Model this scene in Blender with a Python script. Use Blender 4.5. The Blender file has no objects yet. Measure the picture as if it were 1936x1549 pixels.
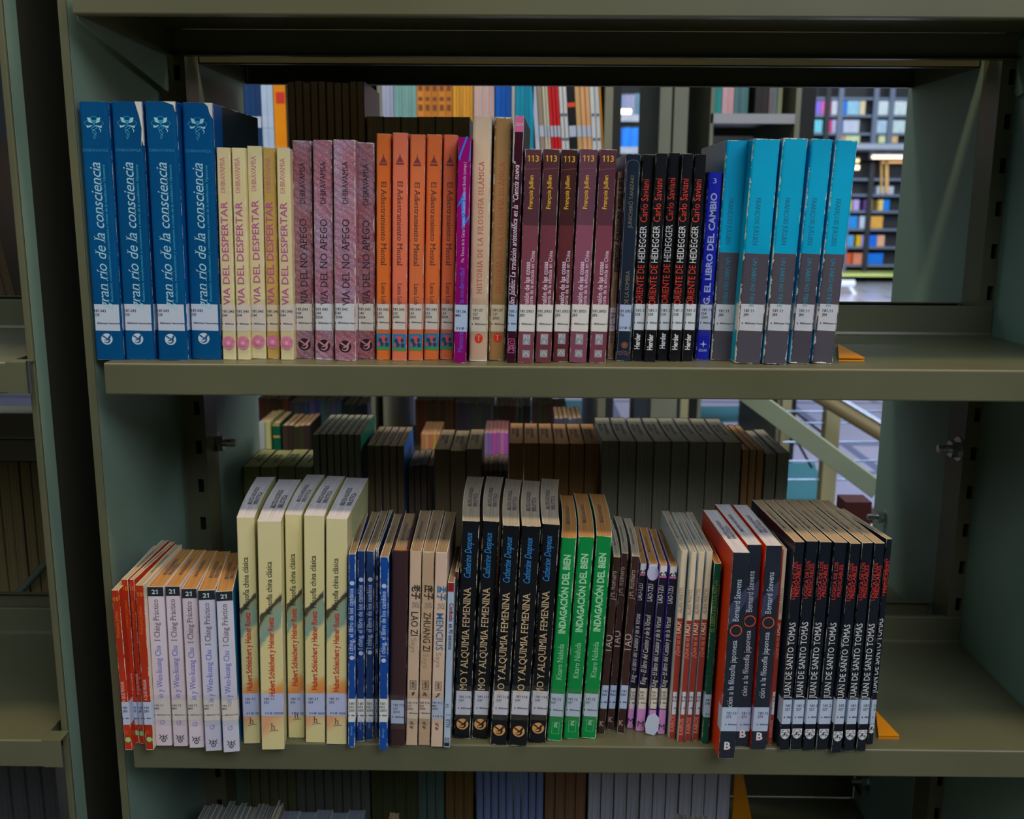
import bpy, bmesh, math, random
from mathutils import Vector, Matrix
random.seed(7)
S = bpy.context.scene
COL = S.collection

# ------------------------------------------------------------------ camera
H = 1.30                      # eye height above the floor
IMG_W, IMG_H, FPX = 1936., 1549., 1885.
PITCH, YAW, ROLL = (math.radians(a) for a in (11.55, -.5, .37))
CF = Vector((math.sin(YAW)*math.cos(PITCH), math.cos(YAW)*math.cos(PITCH), -math.sin(PITCH)))
_r = Vector((math.cos(YAW), -math.sin(YAW), 0)); _u = _r.cross(CF)
CR = _r*math.cos(ROLL)+_u*math.sin(ROLL); CU = _u*math.cos(ROLL)-_r*math.sin(ROLL)
camd = bpy.data.cameras.new('camera'); cam = bpy.data.objects.new('camera', camd); COL.objects.link(cam)
cam.matrix_world = Matrix(((CR.x, CU.x, -CF.x, 0), (CR.y, CU.y, -CF.y, 0), (CR.z, CU.z, -CF.z, H), (0, 0, 0, 1)))
camd.sensor_width = 36; camd.lens = FPX/IMG_W*36; camd.clip_start = .05; camd.clip_end = 100
camd.dof.use_dof = True; camd.dof.focus_distance = .99; camd.dof.aperture_fstop = 9.
S.camera = cam

# ------------------------------------------------------------------ light and exposure
w = bpy.data.worlds.new('world'); S.world = w; w.use_nodes = True
nt = w.node_tree; nt.nodes.clear()
out = nt.nodes.new('ShaderNodeOutputWorld'); bg = nt.nodes.new('ShaderNodeBackground')
tc = nt.nodes.new('ShaderNodeTexCoord'); sp = nt.nodes.new('ShaderNodeSeparateXYZ'); rp = nt.nodes.new('ShaderNodeValToRGB')
nt.links.new(tc.outputs['Generated'], sp.inputs[0]); nt.links.new(sp.outputs[2], rp.inputs[0])
rp.color_ramp.elements[0].position = 0; rp.color_ramp.elements[0].color = (.05, .06, .06, 1)
rp.color_ramp.elements[1].position = .6; rp.color_ramp.elements[1].color = (.32, .40, .46, 1)
nt.links.new(rp.outputs[0], bg.inputs[0]); bg.inputs[1].default_value = .17
nt.links.new(bg.outputs[0], out.inputs[0])

def area(name, loc, target, sx, sy, power, color):
    l = bpy.data.lights.new(name, 'AREA'); l.shape = 'RECTANGLE'; l.size = sx; l.size_y = sy
    l.energy = power; l.color = color
    o = bpy.data.objects.new(name, l); COL.objects.link(o); o.location = loc
    o.rotation_euler = (Vector(target)-Vector(loc)).to_track_quat('-Z', 'Y').to_euler()
    return o
# daylight from the tall windows at the end of the aisle behind the viewer, a warm lamp row over the aisle
area('window_daylight', (1.6, -1.9, H+2.2), (0, 1., H-.3), 2.4, 1.8, 76, (.84, .90, 1.0))
area('window_daylight_left', (-2.2, -1.4, H+2.0), (.2, 1., H-.2), 1.4, 1.6, 16, (.85, .95, 1.0))
area('aisle_ceiling_lamp', (-.1, .62, H+1.55), (-.1, .75, 0), 3.0, .16, 24, (1.0, .74, .46))
area('far_hall_fill', (5., 11., H+2.6), (6.2, 19., H-.3), 5., 3., 560, (.84, .92, 1.0))  # added fill that brightens the far shelves
area('middle_hall_fill', (2.2, 8.2, H+2.2), (1.3, 11., H+.4), 1.5, 1., 130, (.84, .92, 1.0))  # unseen light put in so the blue volumes are not dark
area('next_aisle_lamp', (.1, 2.0, H+1.5), (.1, 2.2, H), 3.4, .3, 16, (1.0, .93, .84))
area('lower_hall_fill', (2.6, 4.6, H+1.2), (2.4, 5.5, 0), 2.5, 2.0, 60, (.75, .82, 1.0))  # added fill, brightens the hall floor low at the right
area('next_aisle_fill', (-1.5, 2.0, H+.75), (.55, 1.35, H-.12), 1.3, 1.2, 8, (.8, .9, 1.0))  # added fill for the right rear panel and the back-row book tops
area('next_aisle_fill_right', (1.9, 2.15, H+.30), (0, 1.42, H-.40), .7, .5, 9, (.92, .92, .9))  # second added fill, reaches the back-row book tops from the right
S.view_settings.view_transform = 'Standard'; S.view_settings.look = 'None'
S.view_settings.exposure = 0.0; S.view_settings.gamma = 1.0; S.view_settings.use_curve_mapping = False

# ------------------------------------------------------------------ geometry helpers
def ray(x, y): return CF+CR*((x-IMG_W/2)/FPX)-CU*((y-IMG_H/2)/FPX)
def at_y(x, y, Y): d = ray(x, y); return d*(Y/d.y)          # seen from the eye, at depth Y
def at_z(x, y, Z): d = ray(x, y); return d*(Z/d.z)          # on the level Z below / above the eye

def lin(c): return tuple(((v/255.)/12.92 if v/255. <= .04045 else ((v/255.+.055)/1.055)**2.4) for v in c)
LIT = .45
MATS = {}
def C(c):
    v = [max(x/LIT, .0015) for x in lin(c)]; k = min(1., .85/max(v)); return tuple(x*k for x in v)
def base_mat(name, rough):
    m = bpy.data.materials.new(name); m.use_nodes = True
    b = m.node_tree.nodes['Principled BSDF']; b.inputs['Roughness'].default_value = rough
    return m, m.node_tree, b
def N(nt, t, **k):
    n = nt.nodes.new(t)
    for a, v in k.items(): setattr(n, a, v)
    return n
def plain(c, rough=.55, name='ink', raw=False, metal=0, spec=.5):
    key = ('p', tuple(c), rough, name, raw, metal)
    if key in MATS: return MATS[key]
    m, nt, b = base_mat(name, rough)
    col = c if raw else C(c)
    b.inputs['Base Color'].default_value = (*col, 1); b.inputs['Metallic'].default_value = metal
    b.inputs['Specular IOR Level'].default_value = spec
    MATS[key] = m; return m
def emit(c, s, name='lamp_light'):
    key = ('e', tuple(c), s)
    if key in MATS: return MATS[key]
    m, nt, b = base_mat(name, .5); b.inputs['Base Color'].default_value = (0, 0, 0, 1)
    b.inputs['Emission Color'].default_value = (*lin(c), 1); b.inputs['Emission Strength'].default_value = s
    MATS[key] = m; return m
def paint(c, rough=.42, name='painted_steel', var=.10, scale=6):
    key = ('s', tuple(c), rough, name)
    if key in MATS: return MATS[key]
    m, nt, b = base_mat(name, rough)
    tc = N(nt, 'ShaderNodeTexCoord'); n = N(nt, 'ShaderNodeTexNoise'); n.inputs['Scale'].default_value = scale; n.inputs['Detail'].default_value = 5
    nt.links.new(tc.outputs['Object'], n.inputs['Vector'])
    r = N(nt, 'ShaderNodeValToRGB'); a = C(c)
    r.color_ramp.elements[0].position = .3; r.color_ramp.elements[0].color = (*[v*(1-var) for v in a], 1)
    r.color_ramp.elements[1].position = .7; r.color_ramp.elements[1].color = (*[v*(1+var) for v in a], 1)
    nt.links.new(n.outputs[0], r.inputs[0]); nt.links.new(r.outputs[0], b.inputs['Base Color'])
    n2 = N(nt, 'ShaderNodeTexNoise'); n2.inputs['Scale'].default_value = 900
    nt.links.new(tc.outputs['Object'], n2.inputs['Vector'])
    bp = N(nt, 'ShaderNodeBump'); bp.inputs['Strength'].default_value = .06; bp.inputs['Distance'].default_value = .0005
    nt.links.new(n2.outputs[0], bp.inputs['Height']); nt.links.new(bp.outputs[0], b.inputs['Normal'])
    MATS[key] = m; return m
def cover(c, wear=.0008, rough=.33, kind='flat', worn=(190, 188, 175), stops=None, scale=60, fade=.12):
    """printed paper cover; UV.x = distance to the nearest spine corner, UV.y = distance to top or bottom"""
    key = ('c', tuple(c), wear, rough, kind, worn, str(stops))
    if key in MATS: return MATS[key]
    m, nt, b = base_mat('printed_cover', rough); L = nt.links; b.inputs['Specular IOR Level'].default_value = .28
    tc = N(nt, 'ShaderNodeTexCoord'); uv = N(nt, 'ShaderNodeSeparateXYZ'); L.new(tc.outputs['UV'], uv.inputs[0])
    oi = N(nt, 'ShaderNodeObjectInfo')
    off = N(nt, 'ShaderNodeVectorMath', operation='MULTIPLY_ADD'); L.new(oi.outputs['Random'], off.inputs[0])
    off.inputs[1].default_value = (5, 3, 7); L.new(tc.outputs['Object'], off.inputs[2])
    if kind == 'flat':
        n = N(nt, 'ShaderNodeTexNoise'); n.inputs['Scale'].default_value = 9; n.inputs['Detail'].default_value = 3
        L.new(off.outputs[0], n.inputs['Vector'])
        r = N(nt, 'ShaderNodeValToRGB'); a = C(c)
        r.color_ramp.elements[0].position = .3; r.color_ramp.elements[0].color = (*[v*(1-fade) for v in a], 1)
        r.color_ramp.elements[1].position = .7; r.color_ramp.elements[1].color = (*[min(v*(1+fade), .9) for v in a], 1)
        L.new(n.outputs[0], r.inputs[0]); colout = r.outputs[0]
    elif kind == 'ramp':                                   # colour bands up the height, torn by noise
        sx = N(nt, 'ShaderNodeSeparateXYZ'); L.new(tc.outputs['Object'], sx.inputs[0])
        n = N(nt, 'ShaderNodeTexNoise'); n.inputs['Scale'].default_value = scale; n.inputs['Detail'].default_value = 5
        L.new(tc.outputs['Object'], n.inputs['Vector'])
        m1 = N(nt, 'ShaderNodeMath', operation='MULTIPLY_ADD'); L.new(sx.outputs[0], m1.inputs[0]); m1.inputs[1].default_value = -.9; L.new(sx.outputs[2], m1.inputs[2])
        m2 = N(nt, 'ShaderNodeMath', operation='MULTIPLY_ADD'); L.new(n.outputs[0], m2.inputs[0]); m2.inputs[1].default_value = .030; L.new(m1.outputs[0], m2.inputs[2])
        m3 = N(nt, 'ShaderNodeMath', operation='MULTIPLY'); L.new(m2.outputs[0], m3.inputs[0]); m3.inputs[1].default_value = 4.0
        r = N(nt, 'ShaderNodeValToRGB'); L.new(m3.outputs[0], r.inputs[0])
        e = r.color_ramp.elements
        for k, (p, cc) in enumerate(stops):
            x = e[k] if k < 2 else e.new(p)
            x.position = p; x.color = (*C(cc), 1)
        colout = r.outputs[0]
    else:                                                  # fine radiating ornament
        n = N(nt, 'ShaderNodeTexVoronoi', feature='DISTANCE_TO_EDGE'); n.inputs['Scale'].default_value = 330
        n2 = N(nt, 'ShaderNodeTexNoise'); n2.inputs['Scale'].default_value = 28; n2.inputs['Detail'].default_value = 4
        n3 = N(nt, 'ShaderNodeTexWave', wave_type='RINGS', rings_direction='SPHERICAL'); n3.inputs['Scale'].default_value = 55; n3.inputs['Distortion'].default_value = 6
        n3.inputs['Detail'].default_value = 3
        for x in (n, n2, n3): L.new(off.outputs[0], x.inputs['Vector'])
        r = N(nt, 'ShaderNodeValToRGB'); L.new(n2.outputs[0], r.inputs[0]); e = r.color_ramp.elements
        e[0].position = .40; e[0].color = (*[v*q/255 for v, q in zip(C((128, 86, 92)), c)], 1); e[1].position = .66; e[1].color = (*[v*q/255 for v, q in zip(C((128, 112, 126)), c)], 1)
        r2 = N(nt, 'ShaderNodeValToRGB'); L.new(n.outputs[0], r2.inputs[0])
        r2.color_ramp.elements[0].position = .02; r2.color_ramp.elements[0].color = (.74, .74, .78, 1); r2.color_ramp.elements[1].position = .15; r2.color_ramp.elements[1].color = (1.15, 1.1, 1.1, 1)
        r3 = N(nt, 'ShaderNodeValToRGB'); L.new(n3.outputs[0], r3.inputs[0])
        r3.color_ramp.elements[0].color = (.85, .82, .86, 1); r3.color_ramp.elements[1].color = (1.15, 1.1, 1.15, 1)
        mx = N(nt, 'ShaderNodeMix', data_type='RGBA', blend_type='MULTIPLY'); mx.inputs[0].default_value = 1
        L.new(r.outputs[0], mx.inputs[6]); L.new(r2.outputs[0], mx.inputs[7])
        mx2 = N(nt, 'ShaderNodeMix', data_type='RGBA', blend_type='MULTIPLY'); mx2.inputs[0].default_value = 1
        L.new(mx.outputs[2], mx2.inputs[6]); L.new(r3.outputs[0], mx2.inputs[7])
        colout = mx2.outputs[2]
    # wear: the paper shows where edges are rubbed
    mn = N(nt, 'ShaderNodeMath', operation='MINIMUM'); L.new(uv.outputs[0], mn.inputs[0]); L.new(uv.outputs[1], mn.inputs[1])
    nw = N(nt, 'ShaderNodeTexNoise'); nw.inputs['Scale'].default_value = 75; nw.inputs['Detail'].default_value = 6; nw.inputs['Roughness'].default_value = .75
    L.new(off.outputs[0], nw.inputs['Vector'])
    mw = N(nt, 'ShaderNodeMath', operation='MULTIPLY_ADD'); L.new(nw.outputs[0], mw.inputs[0]); mw.inputs[1].default_value = wear*10; mw.inputs[2].default_value = -wear*4.6
    lt = N(nt, 'ShaderNodeMath', operation='LESS_THAN'); L.new(mn.outputs[0], lt.inputs[0]); L.new(mw.outputs[0], lt.inputs[1])
    mix = N(nt, 'ShaderNodeMix', data_type='RGBA'); L.new(lt.outputs[0], mix.inputs[0])
    L.new(colout, mix.inputs[6]); mix.inputs[7].default_value = (*C(worn), 1)
    L.new(mix.outputs[2], b.inputs['Base Color'])
    rm = N(nt, 'ShaderNodeMath', operation='MULTIPLY_ADD'); L.new(lt.outputs[0], rm.inputs[0]); rm.inputs[1].default_value = .8-rough; rm.inputs[2].default_value = rough
    L.new(rm.outputs[0], b.inputs['Roughness'])
    MATS[key] = m; return m
def paper(c, name='page_edges'):
    key = ('g', tuple(c))
    if key in MATS: return MATS[key]
    m, nt, b = base_mat(name, .85); L = nt.links
    tc = N(nt, 'ShaderNodeTexCoord'); mp = N(nt, 'ShaderNodeMapping'); L.new(tc.outputs['Object'], mp.inputs[0]); mp.inputs['Scale'].default_value = (1600, 8, 8)
    n = N(nt, 'ShaderNodeTexNoise'); n.inputs['Scale'].default_value = 1; n.inputs['Detail'].default_value = 2; L.new(mp.outputs[0], n.inputs['Vector'])
    r = N(nt, 'ShaderNodeValToRGB'); a = C(c)
    r.color_ramp.elements[0].position = .3; r.color_ramp.elements[0].color = (*[v*.68 for v in a], 1)
    r.color_ramp.elements[1].position = .65; r.color_ramp.elements[1].color = (*[min(v*1.1, .85) for v in a], 1)
    L.new(n.outputs[0], r.inputs[0]); L.new(r.outputs[0], b.inputs['Base Color'])
    b.inputs['Specular IOR Level'].default_value = .15
    MATS[key] = m; return m
def tape_mat():
    if 'tape' in MATS: return MATS['tape']
    m = bpy.data.materials.new('clear_tape'); m.use_nodes = True; nt = m.node_tree; nt.nodes.clear()
    o = N(nt, 'ShaderNodeOutputMaterial'); t = N(nt, 'ShaderNodeBsdfTransparent'); g = N(nt, 'ShaderNodeBsdfGlossy'); g.inputs['Roughness'].default_value = .22
    g.inputs['Color'].default_value = (.8, .8, .8, 1)
    d = N(nt, 'ShaderNodeBsdfDiffuse'); d.inputs[0].default_value = (.45, .40, .30, 1)
    mx0 = N(nt, 'ShaderNodeMixShader'); mx0.inputs[0].default_value = .35; nt.links.new(g.outputs[0], mx0.inputs[1]); nt.links.new(d.outputs[0], mx0.inputs[2])
    tx = N(nt, 'ShaderNodeTexCoord'); n = N(nt, 'ShaderNodeTexNoise'); n.inputs['Scale'].default_value = 120; nt.links.new(tx.outputs['Object'], n.inputs['Vector'])
    mm = N(nt, 'ShaderNodeMath', operation='MULTIPLY_ADD'); nt.links.new(n.outputs[0], mm.inputs[0]); mm.inputs[1].default_value = .20; mm.inputs[2].default_value = .0
    mx = N(nt, 'ShaderNodeMixShader'); nt.links.new(mm.outputs[0], mx.inputs[0]); nt.links.new(t.outputs[0], mx.inputs[1]); nt.links.new(mx0.outputs[0], mx.inputs[2])
    nt.links.new(mx.outputs[0], o.inputs[0]); MATS['tape'] = m; return m

class MB:
    """collects faces with materials and builds ONE mesh object"""
    def __init__(s): s.v = []; s.f = []; s.m = []; s.uv = []; s.mats = []; s.smooth = []
    def mi(s, mat):
        if mat not in s.mats: s.mats.append(mat)
        return s.mats.index(mat)
    def add(s, verts, faces, mat, uvs=None, smooth=False):
        o = len(s.v); s.v += [tuple(v) for v in verts]; k = s.mi(mat)
        s.uv += list(uvs) if uvs else [(1., 1.)]*len(verts)
        for f in faces: s.f.append(tuple(i+o for i in f)); s.m.append(k); s.smooth.append(smooth)
    def box(s, a, b, mat):
        x0, y0, z0 = a; x1, y1, z1 = b
        s.add([(x0, y0, z0), (x1, y0, z0), (x1, y1, z0), (x0, y1, z0), (x0, y0, z1), (x1, y0, z1), (x1, y1, z1), (x0, y1, z1)],
              [(0, 3, 2, 1), (4, 5, 6, 7), (0, 1, 5, 4), (1, 2, 6, 5), (2, 3, 7, 6), (3, 0, 4, 7)], mat)
    def bar(s, a, b, wx, wz, mat):                         # square bar from a to b
        a, b = Vector(a), Vector(b); d = (b-a).normalized(); up = Vector((0, 0, 1)) if abs(d.z) < .9 else Vector((0, 1, 0))
        sd = d.cross(up).normalized()*wx/2; u = sd.cross(d).normalized()*wz/2
        s.add([p+q for p in (a, b) for q in (-sd-u, sd-u, sd+u, -sd+u)], [(0, 1, 2, 3), (7, 6, 5, 4), (0, 4, 5, 1), (1, 5, 6, 2), (2, 6, 7, 3), (3, 7, 4, 0)], mat)
    def tube(s, a, b, r, mat, n=12, r2=None):
        a, b = Vector(a), Vector(b); d = (b-a).normalized(); up = Vector((0, 0, 1)) if abs(d.z) < .9 else Vector((0, 1, 0))
        e1 = d.cross(up).normalized(); e2 = d.cross(e1); r2 = r if r2 is None else r2
        vs = [p+(e1*math.cos(t)+e2*math.sin(t))*q for p, q in ((a, r), (b, r2)) for t in (2*math.pi*k/n for k in range(n))]
        s.add(vs, [(k, (k+1) % n, n+(k+1) % n, n+k) for k in range(n)], mat, smooth=n > 6)
        s.add(vs, [tuple(range(n))[::-1], tuple(range(n, 2*n))], mat)
    def prism(s, poly, axis, t0, t1, mat):                 # poly in the plane across axis ('x','y' or 'z')
        n = len(poly)
        def P(p, t): return {'x': (t, p[0], p[1]), 'y': (p[0], t, p[1]), 'z': (p[0], p[1], t)}[axis]
        vs = [P(p, t0) for p in poly]+[P(p, t1) for p in poly]
        s.add(vs, [tuple(range(n)), tuple(range(n, 2*n))[::-1]]+[(k, (k+1) % n, n+(k+1) % n, n+k) for k in range(n)], mat)
    def build(s, name, parent=None, bevel=0):
        me = bpy.data.meshes.new(name); me.from_pydata(s.v, [], s.f)
        for mt in s.mats: me.materials.append(mt)
        me.polygons.foreach_set('material_index', s.m); me.polygons.foreach_set('use_smooth', s.smooth)
        uvl = me.uv_layers.new(name='UVMap')
        fl = []
        for l in me.loops: fl += list(s.uv[l.vertex_index])
        uvl.data.foreach_set('uv', fl)
        me.update()
        o = bpy.data.objects.new(name, me); COL.objects.link(o)
        if parent is not None: o.parent = parent
        if bevel:
            b = o.modifiers.new('bevel', 'BEVEL'); b.width = bevel; b.segments = 2; b.limit_method = 'ANGLE'; b.angle_limit = .6
        return o
def tag(o, label=None, cat=None, group=None, kind=None):
    for k, v in (('label', label), ('category', cat), ('group', group), ('kind', kind)):
        if v: o[k] = v
    return o
def empty(name, loc, rot=(0, 0, 0)):
    o = bpy.data.objects.new(name, None); COL.objects.link(o); o.location = loc; o.rotation_euler = rot
    o.empty_display_size = .02; return o

# ------------------------------------------------------------------ lettering
GL = {}
def glyphs(text, serif=False, bold=0., shear=0., space=1.):
    """flat mesh of a line of writing, baseline from (0,0); serifs grown on the stem ends"""
    key = (text, serif, bold, shear, space)
    if key in GL: return GL[key]
    c = bpy.data.curves.new('writing', 'FONT'); c.body = text; c.resolution_u = 2; c.offset = bold; c.space_character = space
    o = bpy.data.objects.new('writing', c); COL.objects.link(o)
    dg = bpy.context.evaluated_depsgraph_get()
    me = bpy.data.meshes.new_from_object(o.evaluated_get(dg))
    vs = [(v.co.x, v.co.y) for v in me.vertices]; fs = [tuple(p.vertices) for p in me.polygons]
    if serif:
        c.offset = 0; dg.update(); cu = o.to_curve(dg)
        hs, xh = .686, .505
        for s in cu.splines:
            pts = [b.co for b in s.bezier_points]; n = len(pts)
            for i in range(n):
                a, b = pts[i], pts[(i+1) % n]
                if abs(a.y-b.y) > .012 or not (.05 < abs(a.x-b.x) < .16): continue
                y = a.y
                if not (abs(y) < .03 or abs(y-hs) < .05 or abs(y-xh) < .05 or y < -.15): continue
                p, q = pts[i-1], pts[(i+2) % n]
                top = y > .3
                if (p.y-y)*(1 if not top else -1) < .2 or (q.y-y)*(1 if not top else -1) < .2: continue
                x0, x1 = min(a.x, b.x)-.075, max(a.x, b.x)+.075; t = .045*(-1 if top else 1)
                k = len(vs); vs += [(x0, y), (x1, y), (x1, y+t), (x0, y+t)]; fs.append((k, k+1, k+2, k+3))
        o.to_curve_clear()
    if any(ch == '1' for ch in text) and all(ch in '0123456789.' for ch in text):      # a flag on every figure one
        c.offset = 0; dg.update(); cu = o.to_curve(dg)
        for s in cu.splines:
            P = [b.co for b in s.bezier_points]; xs = [p.x for p in P]; ys = [p.y for p in P]
            if len(P) == 4 and max(ys)-min(ys) > .6 and max(xs)-min(xs) < .2:
                x0, y1 = min(xs)-bold, max(ys)+bold; k = len(vs)
                vs += [(x0+.02, y1), (x0-.15, y1-.13), (x0-.15, y1-.13-.085-bold), (x0+.02, y1-.13)]; fs.append((k, k+1, k+2, k+3))
        o.to_curve_clear()
    bpy.data.objects.remove(o); bpy.data.curves.remove(c); bpy.data.meshes.remove(me)
    if shear: vs = [(x+y*shear, y) for x, y in vs]
    x0 = min((v[0] for v in vs), default=0); x1 = max((v[0] for v in vs), default=1)
    vs = [(x-x0, y) for x, y in vs]
    GL[key] = (vs, fs, x1-x0); return GL[key]
def rect(x0, x1, y0, y1): return ([(x0, y0), (x1, y0), (x1, y1), (x0, y1)], [(0, 1, 2, 3)])
def disc(x, y, rx, ry=None, n=28):
    ry = ry or rx; return ([(x+rx*math.cos(2*math.pi*k/n), y+ry*math.sin(2*math.pi*k/n)) for k in range(n)], [tuple(range(n))])
def ring(x, y, r, t, n=28, ry=None):
    k1 = (ry or r)/r
    vs = [(x+q*math.cos(2*math.pi*k/n), y+q*k1*math.sin(2*math.pi*k/n)) for q in (r, r-t) for k in range(n)]
    return (vs, [(k, (k+1) % n, n+(k+1) % n, n+k) for k in range(n)])
def stroke(pts, t, t2=None):
    vs, fs = [], []; n = len(pts); t2 = t if t2 is None else t2
    for i, p in enumerate(pts):
        a = pts[max(i-1, 0)]; b = pts[min(i+1, n-1)]; dx, dy = b[0]-a[0], b[1]-a[1]; L = math.hypot(dx, dy) or 1
        q = (t+(t2-t)*i/(n-1))/2; vs += [(p[0]-dy/L*q, p[1]+dx/L*q), (p[0]+dy/L*q, p[1]-dx/L*q)]
        if i: fs.append((2*i-2, 2*i-1, 2*i+1, 2*i))
    return vs, fs
def box_ring(x0, x1, y0, y1, t):
    vs = [(x0, y0), (x1, y0), (x1, y1), (x0, y1), (x0+t, y0+t), (x1-t, y0+t), (x1-t, y1-t), (x0+t, y1-t)]
    return vs, [(0, 1, 5, 4), (1, 2, 6, 5), (2, 3, 7, 6), (3, 0, 4, 7)]

# ------------------------------------------------------------------ books
PXM = FPX   # pixels per unit of angle
class Tpl:
    """a kind of book; writing is placed by heights read on its first copy"""
    def __init__(s, yt, yb, prints, label=None, **k): s.yt = yt; s.yb = yb; s.prints = prints; s.label = label; s.k = k

def surf(mb, g, mat, eps, u0, z0, su, sz, mode='h', clip=None):
    vs, fs = g[0], g[1]
    if mode == 'h': P = [(u0+x*su, z0+y*sz) for x, y in vs]
    elif mode == 'up': P = [(u0-y*su, z0+x*sz) for x, y in vs]
    else: P = [(u0+y*su, z0-x*sz) for x, y in vs]
    if clip:
        bm = bmesh.new(); bv = [bm.verts.new((x, 0, z)) for x, z in P]
        for f in fs:
            try: bm.faces.new([bv[i] for i in f])
            except ValueError: pass
        for co, no in (((clip[0], 0, 0), (-1, 0, 0)), ((clip[1], 0, 0), (1, 0, 0))):
            bmesh.ops.bisect_plane(bm, geom=bm.verts[:]+bm.edges[:]+bm.faces[:], plane_co=co, plane_no=no, clear_outer=True)
        bm.verts.index_update(); P = [(v.co.x, v.co.z) for v in bm.verts]; fs = [tuple(v.index for v in f.verts) for f in bm.faces]; bm.free()
        if not fs: return
    mb.add([(x, -eps, z) for x, z in P], fs, mat)

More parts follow.
